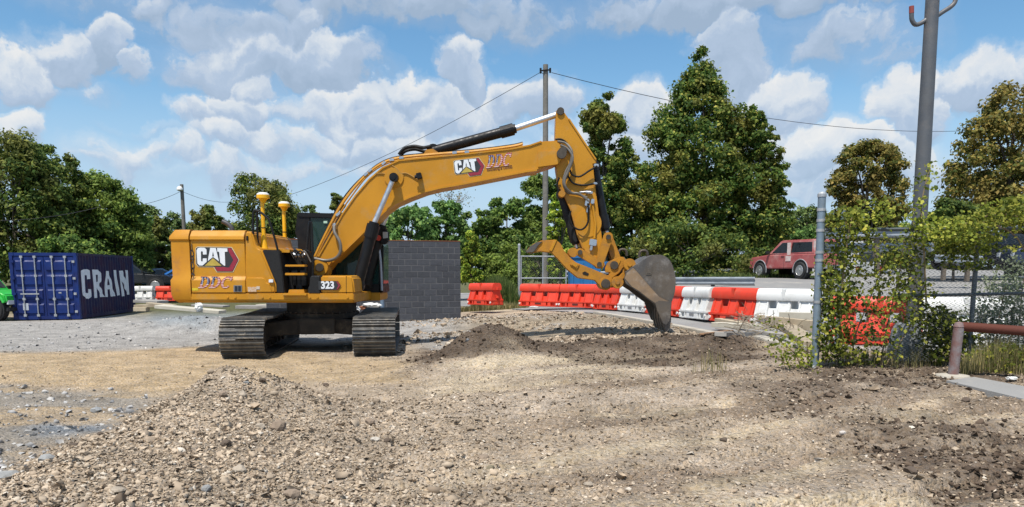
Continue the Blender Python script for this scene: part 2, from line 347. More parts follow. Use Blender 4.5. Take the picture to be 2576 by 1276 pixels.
# ------------------------------------------------------------------ ground
def polymask(poly, x, y, soft, seed=0, wob=.0):
    if wob: x = x + wob * fbm(x * .9, y * .9, 4, seed); y = y + wob * fbm(x * .9 + 7, y * .9, 4, seed + 5)
    ins = np.zeros(x.shape, bool); dmin = np.full(x.shape, 1e9)
    n = len(poly)
    for i in range(n):
        x1, y1 = poly[i]; x2, y2 = poly[(i + 1) % n]
        c = ((y1 > y) != (y2 > y)) & (x < (x2 - x1) * (y - y1) / ((y2 - y1) if abs(y2 - y1) > 1e-9 else 1e-9) + x1); ins ^= c
        dx, dy = x2 - x1, y2 - y1; t = np.clip(((x - x1) * dx + (y - y1) * dy) / (dx * dx + dy * dy + 1e-9), 0, 1)
        dmin = np.minimum(dmin, np.hypot(x - x1 - t * dx, y - y1 - t * dy))
    s = np.where(ins, dmin, -dmin); return sst(-soft, soft, s)
def gp(pts): return [(p.x, p.y) for p in (G(a, b) for a, b in pts)]
Z_TAN = gp([(-200,893),(300,882),(545,870),(760,890),(1010,905),(1020,962),(760,966),(640,955),(430,988),(330,1000),(250,985),(-200,965)])
Z_GREY = gp([(-300,815),(350,790),(600,780),(990,800),(1250,797),(1200,850),(990,852),(560,869),(300,881),(-300,893)])
Z_GREY2 = gp([(-300,965),(250,985),(420,994),(300,1040),(260,1085),(120,1130),(0,1215),(-300,1300)])
Z_BLUE = gp([(60,1040),(300,1030),(280,1075),(100,1095)])
Z_SPOIL = gp([(380,780),(560,775),(640,790),(520,830),(380,822)])
Z_DARK = gp([(1000,912),(1090,868),(1180,838),(1260,850),(1650,840),(1900,868),(1970,905),(1800,922),(1500,925),(1360,890),(1200,880),(1060,925)])
Z_DARK2 = gp([(1880,985),(2000,955),(2150,985),(2080,1040),(1900,1048)])
Z_DARK3 = gp([(2200,1045),(2400,1035),(2620,1080),(2620,1265),(2420,1275),(2330,1180),(2120,1150)])
Z_DARK4 = gp([(2030,925),(2330,905),(2600,930),(2600,985),(2300,965),(2060,960)])
Z_SAND = gp([(1230,842),(1640,832),(1650,842),(1300,870),(1240,862)])
Z_T1 = gp([(1180,1165),(1500,1130),(1800,1095),(2000,1050),(2012,1064),(1800,1114),(1500,1152),(1190,1187)])
Z_T2 = gp([(1700,1230),(1950,1190),(2200,1128),(2232,1142),(1960,1217),(1720,1257)])
Z_T3 = gp([(1450,1038),(1700,1018),(1830,998),(1842,1012),(1700,1036),(1460,1054)])
C_BROWN = np.array((.445, .352, .255)); C_TAN = np.array((.51, .38, .235)); C_GREY = np.array((.40, .375, .345)); C_GREY2 = np.array((.33, .29, .24)); C_BLUE = np.array((.24, .26, .28))
C_DARK = np.array((.128, .094, .068)); C_FAR = np.array((.13, .13, .06)); C_SAND = np.array((.56, .455, .315)); C_PINK = np.array((.50, .405, .31))
def dkheap(x, y):
    wx = x + .5 * fbm(x * 1.2, y * 1.2, 3, 71); wy = y + .5 * fbm(x * 1.2 + 5, y * 1.2, 3, 72)
    return np.clip(polymask(Z_DARK, x, y, .3, 7, .9) + sst(1.25, .75, np.hypot((wx + .55) / 1.05, (wy - 12.35) / .8)), 0, 1)
def zones(x, y):
    c = np.empty(x.shape + (3,)); c[:] = C_BROWN; d = np.ones(x.shape)
    def put(m, col, den=None):
        nonlocal c, d
        c = c * (1 - m[..., None]) + col * m[..., None]
        if den is not None: d = d * (1 - m) + den * m
    put(.8 * sst(.02, .2, fbm(x * .5, y * 1.1, 4, 40)) * sst(-2.2, 0, x), C_PINK, .75)
    put(.9 * sst(.0, .14, fbm((x + .35 * y) * .24, (y - .22 * x) * 1.7, 4, 55)) * sst(-1.6, -.4, x), C_SAND, .3)     # wiped, finer strips
    put(.8 * sst(.04, .2, fbm((x + .3 * y) * .35 + 3, (y - .22 * x) * 1.6, 4, 61)) * sst(-1, 1, x), np.array((.26, .195, .14)), 1.0)
    put(polymask(Z_TAN, x, y, .35, 1, .8), C_TAN, .12); put(polymask(Z_GREY, x, y, .5, 2, .8), C_GREY, .2)
    put(polymask(Z_GREY2, x, y, .35, 3, .7), C_GREY2, .45); put(polymask(Z_BLUE, x, y, .2, 4, .5), C_BLUE, .8); put(polymask(Z_SPOIL, x, y, .4, 5, .6), np.array((.30, .32, .33)), 1.)
    put(.8 * sst(.03, .2, fbm(x * .8, y * 2, 4, 77)) * polymask(Z_GREY2, x, y, .4, 3, .7), C_TAN, .3)
    put(sst(14.5, 17, y) * sst(27, 22, y) * sst(-2.5, -.5, x), np.array((.36, .29, .205)), .25)
    put(.7 * sst(.02, .2, fbm(x * .9, y * .9, 4, 83)) * sst(15, 17, y) * sst(27, 23, y) * sst(-3, -1, x), C_GREY, .3)
    put(polymask(Z_SAND, x, y, .25, 6, .3), C_SAND, .1)
    put(dkheap(x, y) * (.62 + .36 * sst(-.12, .12, fbm(x * 1.1, y * 2.2, 4, 73))), C_DARK, .75)
    for i, zz in enumerate((Z_T1, Z_T2, Z_T3)): put(.75 * polymask(zz, x, y, .12, 120 + i, .35), C_SAND, .06)
    for i, zz in enumerate((Z_DARK2, Z_DARK3, Z_DARK4)): put(polymask(zz, x, y, .25, 8 + i, 1.1) * (.45 + .5 * sst(-.1, .15, fbm(x * 2.5, y * 3.5, 3, 90 + i))), C_DARK * 1.25, 1.)
    put(sst(30, 40, y + 6 * fbm(x * .1, y * .1, 3, 13)), C_FAR, 0)
    return c, d
# sheet that grows coarser with distance, from behind the camera to the horizon
ry = np.concatenate([np.linspace(-12, 2.5, 30), 2.5 + (np.geomspace(1, 12, 300) - 1) / 11 * 9.5, np.geomspace(12.06, 60, 130), np.geomspace(63, 900, 36)])
cu = np.linspace(-1, 1, 361); cu = np.sign(cu) * np.abs(cu) ** 1.25
YY, UU = np.meshgrid(ry, cu, indexing='ij'); XX = UU * (7.5 + np.maximum(YY, 0) * 1.05)
LOT_EDGE = gp([(1100,764),(1310,780),(1500,789),(1700,824),(1950,868)]) + [(5.6, 11.6), (30, 10.6)]
LE = np.array([(-40, LOT_EDGE[0][1] + 3)] + LOT_EDGE)
LE = LE[np.argsort(LE[:, 0])]
def lot_y(x): return np.interp(x, LE[:, 0], LE[:, 1])
ZZ = Hd(XX, YY)
inlot = sst(.05, .45, YY - lot_y(XX)) * (XX > LOT_EDGE[0][0] - 1) * sst(62, 58, YY)
ZZ = ZZ * (1 - inlot) + (H(XX, YY) - .08) * inlot
colr, den = zones(XX, YY)
colr = colr * (1 + .35 * fbm(XX * 3, YY * 3, 4, 101)[..., None])
nr, nc = XX.shape; idx = np.arange(nr * nc).reshape(nr, nc)
Fq = np.stack([idx[:-1, :-1], idx[:-1, 1:], idx[1:, 1:], idx[1:, :-1]], -1).reshape(-1, 4)
def ground_mat():
    m = bpy.data.materials.new('soil_and_gravel'); m.use_nodes = True; t = m.node_tree; b = t.nodes['Principled BSDF']
    a = N(t, 'ShaderNodeAttribute', attribute_name='soil'); geo = N(t, 'ShaderNodeNewGeometry')
    def noise(s, det=6, ro=.65):
        n = N(t, 'ShaderNodeTexNoise'); n.inputs['Scale'].default_value = s; n.inputs['Detail'].default_value = det; n.inputs['Roughness'].default_value = ro; t.links.new(geo.outputs['Position'], n.inputs['Vector']); return n.outputs[0]
    vo = N(t, 'ShaderNodeTexVoronoi'); vo.inputs['Scale'].default_value = 38; t.links.new(geo.outputs['Position'], vo.inputs['Vector'])
    sepc = N(t, 'ShaderNodeSeparateColor'); t.links.new(vo.outputs['Color'], sepc.inputs[0])
    vo2 = N(t, 'ShaderNodeTexVoronoi'); vo2.inputs['Scale'].default_value = 15; t.links.new(geo.outputs['Position'], vo2.inputs['Vector'])
    val = mth(t, 'ADD', maprange(t, noise(2.2), .25, .75, .72, 1.22), mth(t, 'MULTIPLY', mth(t, 'SUBTRACT', sepc.outputs[0], .5), .42))
    val = mth(t, 'ADD', val, mth(t, 'MULTIPLY', mth(t, 'SUBTRACT', noise(22), .5), .7))
    h = N(t, 'ShaderNodeHueSaturation'); t.links.new(a.outputs['Color'], h.inputs['Color']); t.links.new(val, h.inputs['Value'])
    t.links.new(maprange(t, sepc.outputs[1], 0, 1, .8, 1.15, False), h.inputs['Saturation'])
    t.links.new(h.outputs[0], b.inputs['Base Color']); b.inputs['Roughness'].default_value = .95; b.inputs['Specular IOR Level'].default_value = .15
    hgt = mth(t, 'ADD', mth(t, 'MULTIPLY', vo.outputs['Distance'], -.6), mth(t, 'ADD', mth(t, 'MULTIPLY', noise(60, 5), .8), mth(t, 'MULTIPLY', vo2.outputs['Distance'], -.6)))
    bp = N(t, 'ShaderNodeBump'); bp.inputs['Strength'].default_value = 1.; bp.inputs['Distance'].default_value = .045; t.links.new(hgt, bp.inputs['Height']); t.links.new(bp.outputs[0], b.inputs['Normal'])
    return m
GM = ground_mat()
ground = fast_mesh('ground', np.stack([XX, YY, ZZ], -1).reshape(-1, 3), Fq, GM, smooth=True)
ca = ground.data.color_attributes.new('soil', 'FLOAT_COLOR', 'POINT')
ca.data.foreach_set('color', np.concatenate([np.clip(colr, .01, .9).reshape(-1, 3), np.ones((nr * nc, 1))], 1).astype(np.float32).ravel())
tag(ground, 'dusty brown and grey building site ground of soil and crushed stone', 'ground', kind='structure')

# paved lot behind the kerb
gx = np.linspace(LOT_EDGE[0][0] - 1, 60, 150); gt = np.linspace(0, 1, 70) ** 1.6
GX, GT = np.meshgrid(gx, gt); y0 = lot_y(GX) + .02; GY = y0 + GT * (58 - y0); GZ = H(GX, GY) + .012
gi_ = np.arange(GX.size).reshape(GX.shape)
asph = M('worn_asphalt', (.26, .255, .245), .9, col2=(.21, .205, .20), scale=.5, amt=.8, bump=.5, bscale=90, dirt=(.42, .38, .32), dscale=.9, damt=.6)
lot = fast_mesh('parking_lot', np.stack([GX, GY, GZ], -1).reshape(-1, 3), np.stack([gi_[:-1, :-1], gi_[:-1, 1:], gi_[1:, 1:], gi_[1:, :-1]], -1).reshape(-1, 4), asph, smooth=True)
tag(lot, 'worn pale grey asphalt lot behind the plastic barriers', 'parking lot', kind='structure')
conc = M('concrete_kerb', (.46, .42, .35), .9, col2=(.36, .33, .28), scale=5, amt=.7, bump=.5, bscale=70, dirt=(.24, .19, .14), dscale=2, damt=.6)
kb = MB(); prev = None
kpts = [LOT_EDGE[2], LOT_EDGE[3], LOT_EDGE[4], LOT_EDGE[5]]
kp = []
for (a, b) in zip(kpts[:-1], kpts[1:]):
    for k in range(8): kp.append((a[0] + (b[0] - a[0]) * k / 8, a[1] + (b[1] - a[1]) * k / 8))
kp.append(kpts[-1])
for (a, b) in zip(kp[:-1], kp[1:]):
    za, zb = Hs(*a), Hs(*b); kb.beam((a[0], a[1], za - .04), (b[0], b[1], zb - .04), .22, .2)
tag(build('kerb', kb, conc, bevel=.012), 'pale concrete kerb edging the asphalt lot', 'kerb', kind='structure')

# ------------------------------------------------------------------ loose stones
ICO_V = None
def ico():
    bm = bmesh.new(); bmesh.ops.create_icosphere(bm, subdivisions=1, radius=1)
    v = np.array([q.co[:] for q in bm.verts]); f = np.array([[q.index for q in p.verts] for p in bm.faces]); bm.free(); return v, f
ICO_V, ICO_F = ico()
OCT_V = np.array([(-1,-1,-.7),(1,-1,-.7),(1,1,-.7),(-1,1,-.7),(-.6,-.6,.7),(.7,-.6,.7),(.6,.7,.7),(-.7,.6,.7)]) * .8
OCT_F = np.array([(4,5,6),(4,6,7),(0,1,5),(0,5,4),(1,2,6),(1,6,5),(2,3,7),(2,7,6),(3,0,4),(3,4,7)])
def rand_rot(n):
    q = rng.normal(size=(n, 4)); q /= np.linalg.norm(q, axis=1)[:, None]; w, x, y, z = q.T
    return np.stack([1-2*(y*y+z*z), 2*(x*y-z*w), 2*(x*z+y*w), 2*(x*y+z*w), 1-2*(x*x+z*z), 2*(y*z-x*w), 2*(x*z-y*w), 2*(y*z+x*w), 1-2*(x*x+y*y)], -1).reshape(n, 3, 3)
def stones(name, px_, py_, size, mat, label, shape='ico'):
    n = len(px_); V0, F0 = (ICO_V, ICO_F) if shape == 'ico' else (OCT_V, OCT_F)
    v = V0[None] * (1 + .28 * rng.normal(size=(n, len(V0), 1)).clip(-1.6, 1.6)) * rng.uniform(.6, 1.25, (n, 1, 3))
    v = np.einsum('nij,nkj->nki', rand_rot(n), v); v[..., 2] *= .72; v *= size[:, None, None] / 2
    z = Hd(px_, py_) + size * .12
    v += np.stack([px_, py_, z], -1)[:, None, :]
    f = (F0[None] + (np.arange(n) * len(V0))[:, None, None]).reshape(-1, 3)
    o = fast_mesh(name, v.reshape(-1, 3), f, mat)
    return tag(o, label, 'gravel', kind='stuff')
def scatter(n, x0, x1, y0, y1, wf, seed=1):
    g = np.random.default_rng(seed); y = y0 + (y1 - y0) * g.random(n * 4) ** 1.35; x = g.uniform(-1, 1, n * 4) * (np.maximum(y, 3) * .86 + 1.2)
    w = zones(x, y)[1] * wf(x, y); k = g.random(n * 4) < w; return x[k][:n], y[k][:n]
def stonemat(name, cols):
    m = bpy.data.materials.new(name); m.use_nodes = True; t = m.node_tree; b = t.nodes['Principled BSDF']
    geo = N(t, 'ShaderNodeNewGeometry'); rp = N(t, 'ShaderNodeValToRGB'); t.links.new(geo.outputs['Random Per Island'], rp.inputs[0]); els = rp.color_ramp.elements
    for i, (p, c) in enumerate(cols):
        e = els[i] if i < 2 else els.new(p)
        e.position = p; e.color = (*c, 1)
    n = N(t, 'ShaderNodeTexNoise'); n.inputs['Scale'].default_value = 1.1; n.inputs['Detail'].default_value = 5; t.links.new(geo.outputs['Position'], n.inputs['Vector'])
    h = N(t, 'ShaderNodeHueSaturation'); t.links.new(rp.outputs[0], h.inputs['Color']); t.links.new(maprange(t, n.outputs[0], .3, .7, .75, 1.2), h.inputs['Value'])
    t.links.new(h.outputs[0], b.inputs['Base Color']); b.inputs['Roughness'].default_value = .95; b.inputs['Specular IOR Level'].default_value = .12
    return m
SM = stonemat('brown_stone', [(0, (.19, .14, .10)), (1, (.56, .50, .42)), (.10, (.33, .26, .19)), (.5, (.43, .34, .248)), (.88, (.49, .40, .30))])
SMG = stonemat('grey_stone', [(0, (.26, .26, .26)), (1, (.52, .50, .47)), (.5, (.38, .37, .36))])
SMD = stonemat('dark_clod', [(0, (.06, .044, .032)), (1, (.34, .27, .19)), (.6, (.125, .09, .065)), (.85, (.19, .14, .10))])
def left_heap(x, y): return sst(-4.5, -3.6, x) * sst(.4, -1.8, x) * sst(9.1, 8.2, y)
dkx = lambda x, y: np.clip(dkheap(x, y) + .6 * polymask(Z_DARK2, x, y, .3, 8, 1.) + .6 * polymask(Z_DARK3, x, y, .3, 9, 1.) + .6 * polymask(Z_DARK4, x, y, .3, 10, 1.), 0, 1)
gyx = lambda x, y: np.clip(polymask(Z_GREY2, x, y, .3, 3, .7) + polymask(Z_GREY, x, y, .3, 2, .7) + polymask(Z_SPOIL, x, y, .3, 5, .6), 0, 1)
big = lambda x, y: (.07 + 1. * left_heap(x, y) + .35 * sst(1.5, -1.5, x) * sst(9.5, 8.5, y)) * (1 - dkx(x, y)) * (1 - gyx(x, y)) * sst(15, 11, y)
x, y = scatter(12000, -9, 9, 3.4, 13, big, 2); sz = np.clip(np.exp(rng.normal(-3.75, .5, len(x))), .014, .11); stones('gravel', x, y, sz, SM, 'coarse pebbles and lumps strewn over the brown rubble heap', 'oct')
small = lambda x, y: (.32 + .6 * left_heap(x, y)) * (1 - .9 * dkx(x, y)) * (1 - .9 * gyx(x, y))
x, y = scatter(62000, -9, 9, 3.4, 15, small, 3); sz = np.clip(np.exp(rng.normal(-4.0, .4, len(x))), .009, .06); stones('gravel', x, y, sz, SM, 'fine brown gravel covering the whole foreground', 'oct')
x, y = scatter(16000, -9, 9, 5, 14.5, lambda x, y: dkx(x, y), 4); sz = np.clip(np.exp(rng.normal(-3.7, .45, len(x))), .012, .09); stones('gravel', x, y, sz, SMD, 'dark brown clods of dug earth on the ridge before the bucket', 'oct')
x, y = scatter(9000, -14, 9, 4, 27, lambda x, y: gyx(x, y) * .8, 5); sz = np.clip(np.exp(rng.normal(-3.2, .4, len(x))), .02, .14); stones('gravel', x, y, sz, SMG, 'grey crushed stone left of the excavator', 'oct')
x, y = scatter(9000, -4, 7, 14.5, 27, lambda x, y: 3.5 * sst(-4, -2, x) * (y < lot_y(x) - .1) * sst(-.12, .1, fbm(x * .8, y * .8, 3, 66)), 6); sz = np.clip(np.exp(rng.normal(-3.1, .5, len(x))), .02, .2); stones('gravel', x, y, sz, SM, 'scattered rubble between the dark heap and the block wall', 'oct')
# single rocks that stand out
def rock(px, py, size, col, label, sq=.7, seed=0):
    p = G(px, py); size *= .8; r_ = random.Random(seed + px); bm = bmesh.new(); bmesh.ops.create_icosphere(bm, subdivisions=2, radius=size / 2)
    ax = (r_.uniform(.8, 1.3), r_.uniform(.8, 1.2), sq)
    cuts = [(Vector((r_.gauss(0, 1), r_.gauss(0, 1), r_.gauss(0, 1))).normalized(), r_.uniform(.55, .85)) for _ in range(7)]
    for v in bm.verts:
        for nn, dd in cuts:
            k = v.co.dot(nn) - dd * size / 2
            if k > 0: v.co -= nn * k
        v.co = Vector((v.co.x * ax[0], v.co.y * ax[1], v.co.z * ax[2])) * (1 + r_.uniform(-.06, .06))
    bmesh.ops.rotate(bm, verts=bm.verts, matrix=Matrix.Rotation(r_.uniform(0, 6), 3, 'Z'))
    me = bpy.data.meshes.new('rock'); bm.to_mesh(me); bm.free(); me.materials.append(M('rock_%.2f_%.2f' % (col[0], col[2]), col, .95, col2=tuple(q * .65 for q in col), scale=14, amt=.7, bump=.6, bscale=60))
    o = bpy.data.objects.new('rock', me); COL.objects.link(o); o.location = (p.x, p.y, float(Hd(np.array([p.x]), np.array([p.y]))[0]) + size * sq * .25)
    tag(o, label, 'rock', 'larger rocks lying on the site')
GRY = (.29, .29, .28); BRN = (.27, .205, .15); LT = (.40, .335, .26); DK = (.12, .088, .064)
for i, a in enumerate([(118,1168,.20,GRY,'grey concrete lump with a flat face at left foot of heap'),(22,1203,.20,GRY,'pale grey broken slab cut by the left frame edge',.4),(943,1113,.12,(.5,.45,.38),'whitish pointed stone on gravel right of the heap',.5),
  (975,1115,.09,DK,'dark stone beside the whitish pointed stone'),(930,1072,.14,BRN,'brown lump above the whitish stone',.8),(1235,1170,.10,(.2,.17,.11),'olive brown egg-shaped stone alone on sandy strip',.8),(1215,1140,.15,BRN,'flat brown rock just above the egg-shaped stone',.45),
  (560,1000,.13,BRN,'brown boulder high on the left side of the heap',.85),(612,1000,.13,LT,'light tan boulder beside the brown one high on heap',.8),(620,970,.08,GRY,'small grey stone near the top of the heap'),(820,970,.11,DK,'dark clod right of the heap top',.8),(660,965,.10,DK,'dark clod on the heap shoulder nearest the left track',.8),
  (700,1085,.20,BRN,'large rounded brown boulder in the middle of the heap',.8),(655,1085,.11,LT,'tan stone touching the large rounded boulder'),(570,1130,.12,DK,'nearly black clod below the middle boulder'),(605,1190,.16,LT,'broad flat tan rock low on the heap',.5),(295,1240,.12,LT,'flat beige stone at the bottom left of the heap',.5),
  (185,1122,.12,DK,'dark clod at the left edge of the heap'),(255,1095,.11,DK,'small dark clod on grey gravel left of the heap'),(242,1038,.16,(.34,.35,.35),'pale grey rock on blue grey gravel',.6),(735,1250,.14,BRN,'brown stone at the bottom edge below the heap'),(520,1235,.10,GRY,'bluish grey stone near the bottom edge'),
  (1820,1105,.10,DK,'dark clod on the sandy patch right of centre'),(1990,1050,.16,DK,'broken black asphalt piece on dark patch at right',.5),(2090,1000,.14,(.13,.09,.06),'reddish dark clod left of the fence post foot',.6),(2430,1010,.12,DK,'dark stone in front of the rusty pipe rail'),(2290,1190,.12,DK,'dark clod low on the right slope'),
  (2120,1085,.09,(.55,.5,.45),'pale stone in the middle of the right slope'),(1480,1225,.09,LT,'pale chip near the bottom centre'),(1350,975,.07,(.5,.48,.45),'tiny pale stone in front of the dark heap')]):
    rock(*a[:5], *(a[5:] or (.7,)), seed=i)
# ------------------------------------------------------------------ excavator
YEL = M('machine_yellow_paint', (.535, .242, .012), .45, spec=.35, col2=(.45, .20, .010), scale=1.2, amt=.8, dirt=(.40, .27, .13), dscale=2.6, damt=.42, bump=.05, bscale=25)
YWORN = M('scuffed_yellow_paint', (.48, .21, .018), .6, spec=.3, col2=(.36, .165, .025), scale=5, amt=.8, dirt=(.20, .12, .07), dscale=3.5, damt=.75, bump=.25, bscale=40)
MASTY = M('mast_yellow', (.80, .42, .005), .4)
BLK = M('black_paint', (.006, .006, .007), .42, col2=(.010, .010, .010), scale=6, amt=.7, spec=.3)
BLKM = M('black_matt_panel', (.013, .0135, .015), .65, spec=.3, col2=(.018, .018, .018), scale=12, amt=.6, bump=.2, bscale=200)
DARKGAP = M('dark_recess', (.012, .009, .007), .9)
STEEL = M('chrome_rod', (.62, .64, .67), .45, 1.)
GREASE = M('greasy_steel', (.11, .09, .07), .5, .6, col2=(.06, .05, .04), scale=8, amt=.8, dirt=(.22, .16, .1), dscale=4, damt=.6)
TRK = M('track_steel', (.15, .142, .13), .5, .45, col2=(.075, .07, .062), scale=7, amt=.8, dirt=(.38, .32, .24), dscale=4, damt=.75, bump=.3, bscale=60)
UND = M('muddy_undercarriage', (.045, .037, .028), .85, .0, col2=(.02, .017, .013), scale=4, amt=.8, dirt=(.16, .125, .08), dscale=3, damt=.6, bump=.4)
BUCK = M('worn_bucket_steel', (.115, .105, .098), .45, .4, col2=(.17, .135, .10), scale=1.8, amt=.8, dirt=(.36, .33, .30), dscale=3.2, damt=.55, bump=.25, bscale=50)
RUBB = M('hydraulic_hose', (.008, .008, .008), .6, spec=.25); BRAID = M('braided_hose', (.16, .145, .125), .45, .3); FIT = M('zinc_fitting', (.55, .56, .58), .3, .9)
WHT = M('white_decal', (.72, .75, .78), .4); CHAR = M('charcoal_decal', (.028, .03, .033), .45); RED = M('red_decal', (.30, .025, .045), .4, col2=(.22, .01, .03), scale=20, amt=.6); GOLD = M('gold_decal', (.50, .38, .07), .4, col2=(.32, .22, .03), scale=9, amt=.5)
PALE = M('pale_outline_decal', (.62, .50, .30), .5)
GLS = glassmat('cab_glass', (.03, .065, .058), .55)
SEAT = M('seat_cloth', (.02, .02, .022), .8)
YS, YC = 14.40, 15.75; SW = Vector((-4.04, 15.75, 0))
EX = thing('excavator', 'yellow crawler excavator with boom raised and bucket on the ground', 'excavator', SW)
def W1(p, Y): q = at(*p, Y); return q
# --- tracks, turned about 7.5 degrees
TA = R(7.5); TD = Vector((-math.sin(TA), math.cos(TA), 0)); TS = Vector((math.cos(TA), math.sin(TA), 0))
def shoe_mesh():
    mb = MB(); w = .79
    mb.box((0, 0, 0), (w, .186, .022))
    for v in (-.075, -.01, .058): mb.box((0, v, .024), (w - .004, .020, .034))
    mb.box((0, .092, -.004), (w - .02, .03, .012))
    for s_ in (-.10, .10): mb.box((s_, -.0, -.05), (.05, .16, .07))
    for s_ in (-.07, .07): mb.box((s_, .024, .014), (.03, .03, .018))
    me = bpy.data.meshes.new('shoe'); me.from_pydata(mb.v, [], mb.f); me.materials.append(TRK); return me
SHOE = shoe_mesh(); Rr = .315; HALF = 1.84; ZC = .385
def track_path():
    L1 = 2 * HALF; La = PI * Rr; tot = 2 * L1 + 2 * La; n = 48; out = []
    for i in range(n):
        s = i * tot / n
        if s < L1: out.append((HALF - s, ZC + Rr - .02 * math.sin(PI * s / L1), PI))                 # top, rear to front
        elif s < L1 + La: a = (s - L1) / Rr; out.append((-HALF - Rr * math.sin(a), ZC + Rr * math.cos(a), PI + a))
        elif s < 2 * L1 + La: out.append((-HALF + (s - L1 - La), ZC - Rr, 2 * PI))
        else: a = (s - 2 * L1 - La) / Rr; out.append((HALF + Rr * math.sin(a), ZC - Rr * math.cos(a), 2 * PI + a))
    return out
def P3(c, u, t, z): return Vector(c) + TS * u + TD * t + Vector((0, 0, z))
ROT = Matrix((TS, TD, Vector((0, 0, 1)))).transposed()
for sgn in (-1, 1):
    c = SW + TS * (1.19 * sgn); mb = MB()
    mb.add([P3(c, u, t, z) for u in (-.2, .2) for (t, z) in ((-1.5, .22), (-1.5, .50), (-1.3, .57), (1.3, .57), (1.6, .50), (1.6, .22))], [(0, 1, 2, 3, 4, 5), (11, 10, 9, 8, 7, 6)] + [(i, i + 6, (i + 1) % 6 + 6, (i + 1) % 6) for i in range(6)])
    tr = build('track', mb, UND, EX, bevel=.02)
    mb = MB(); mb.disc(P3(c, 0, -HALF + .03, ZC), TS, .265, .16, 28); mb.disc(P3(c, 0, -HALF + .03, ZC), TS, .12, .3, 16); build('idler_wheel', mb, UND, tr)
    mb = MB(); mb.disc(P3(c, 0, HALF - .02, ZC), TS, .26, .12, 28); mb.disc(P3(c, 0, HALF - .02, ZC), TS, .17, .46, 20); build('sprocket', mb, UND, tr)
    for k in range(7):
        mb = MB(); mb.disc(P3(c, 0, -1.3 + k * .43, .17), TS, .085, .34, 14); build('roller', mb, UND, tr)
    for t in (-.6, .7):
        mb = MB(); mb.disc(P3(c, 0, t, .615), TS, .05, .3, 12); build('carrier_roller', mb, UND, tr)
    for (t, z, a) in track_path():
        o = bpy.data.objects.new('shoe', SHOE); COL.objects.link(o); o.parent = tr
        # outward normal and travel direction in the (t,z) plane
        if a == PI: nrm_ = Vector((0, 0, 1))
        elif a == 2 * PI: nrm_ = Vector((0, 0, -1))
        elif t < 0: nrm_ = (TD * (t + HALF) + Vector((0, 0, z - ZC))).normalized()
        else: nrm_ = (TD * (t - HALF) + Vector((0, 0, z - ZC))).normalized()
        fw = nrm_.cross(TS); m = Matrix((TS, fw, nrm_)).transposed().to_4x4(); m.translation = P3(c, 0, t, z) + nrm_ * .025 - SW; o.matrix_local = m
mb = MB()
for sgn in (-1, 1):
    mb.add([P3(SW, u, t, z) for (u, h0, h1) in ((.3 * sgn, .36, .68), (1.05 * sgn, .30, .58)) for (t, z) in ((-.75, h0), (-.75, h1), (.75, h1), (.75, h0))], [(0, 1, 2, 3), (7, 6, 5, 4)] + [(i, i + 4, (i + 1) % 4 + 4, (i + 1) % 4) for i in range(4)])
mb.add([P3(SW, u, t, z) for u in (-.35, .35) for (t, z) in ((-.9, .36), (-.9, .68), (.9, .68), (.9, .36))], [(0, 1, 2, 3), (7, 6, 5, 4)] + [(i, i + 4, (i + 1) % 4 + 4, (i + 1) % 4) for i in range(4)])
build('undercarriage_frame', mb, UND, EX, bevel=.02)
mb = MB(); mb.lathe(SW + Vector((0, 0, .66)), [(.78, 0), (.78, .10), (.72, .12), (.72, .36)], 36); sb_ = build('swing_bearing', mb, UND, EX)
for k in range(30):
    mb = MB(); a = k * 2 * PI / 30; mb.disc(SW + Vector((.75 * math.cos(a), .75 * math.sin(a), .78)), (0, 0, 1), .018, .03, 6); build('bolt', mb, GREASE, sb_)
# --- upper structure: deck
zb = at(700, 762, YS).z; zt = at(700, 738, YS).z
xl = at(481, 750, YS).x; xr = at(890, 750, YS).x
mb = MB(); mb.prism_x([(YS, zb + .05), (YS + .05, zb), (16.9, zb), (16.9, zt), (YS, zt)], xl, xr); deck = build('deck_frame', mb, YEL, EX, bevel=.015, smooth=True)
for x in (440, 490, 670, 720, 985, 1035, 1235):
    mb = MB(); q = W1(C1(x, 778), YS); mb.disc(q, (0, 1, 0), .022, .03, 8); build('bolt', mb, YEL, deck)
mb = MB(); mb.px([C1(800, 752), C1(965, 752), C1(962, 768), C1(805, 768)], YS - .05, YS + .1); build('step', mb, YEL, deck, bevel=.008)
mb = MB(); mb.px([C1(1285, 748), C1(1450, 748), C1(1450, 800), C1(1285, 806)], 16.1, 17.1); build('front_deck', mb, YEL, EX, bevel=.02)
# counterweight: plan arc, vertical profile
cw = MB(); RA = 2.92; hw = 1.35
xs1 = at(*C1(184, 500), YS).x - SW.x - .004
plan = []
for k in range(25):
    th = -R(27.6) + R(55.2) * k / 24; plan.append((-RA * math.cos(th) * (1 - .02 * abs(math.sin(th))), RA * math.sin(th)))
plan = [(plan[0][0] + .12, -hw)] + plan[0:] + [(plan[-1][0] + .12, hw)]
plan = [(xs1, -hw)] + plan + [(xs1, hw)]
zz0 = at(*C1(140, 815), YS).z; zz1 = at(*C1(140, 330), YS).z
prof = [(.10, zz0), (.03, zz0 + .06), (0, zz0 + .16), (0, at(450, 706, YS).z), (.035, at(450, 698, YS).z), (.035, at(450, 606, YS).z), (.01, at(450, 602, YS).z), (.02, at(450, 594, YS).z), (.10, zz1 + .0), (.20, zz1 + .01)]
n = len(plan); vs = []
for (ins, z) in prof:
    for i, (x, y) in enumerate(plan):
        r_ = math.hypot(x, y); sx = x + (ins * .9 if 0 < i < n - 1 else 0); sy = y - math.copysign(min(ins, abs(y)), y) * (1 if abs(y) > .8 else abs(y) / .8)
        vs.append((SW.x + sx, SW.y + sy, z))
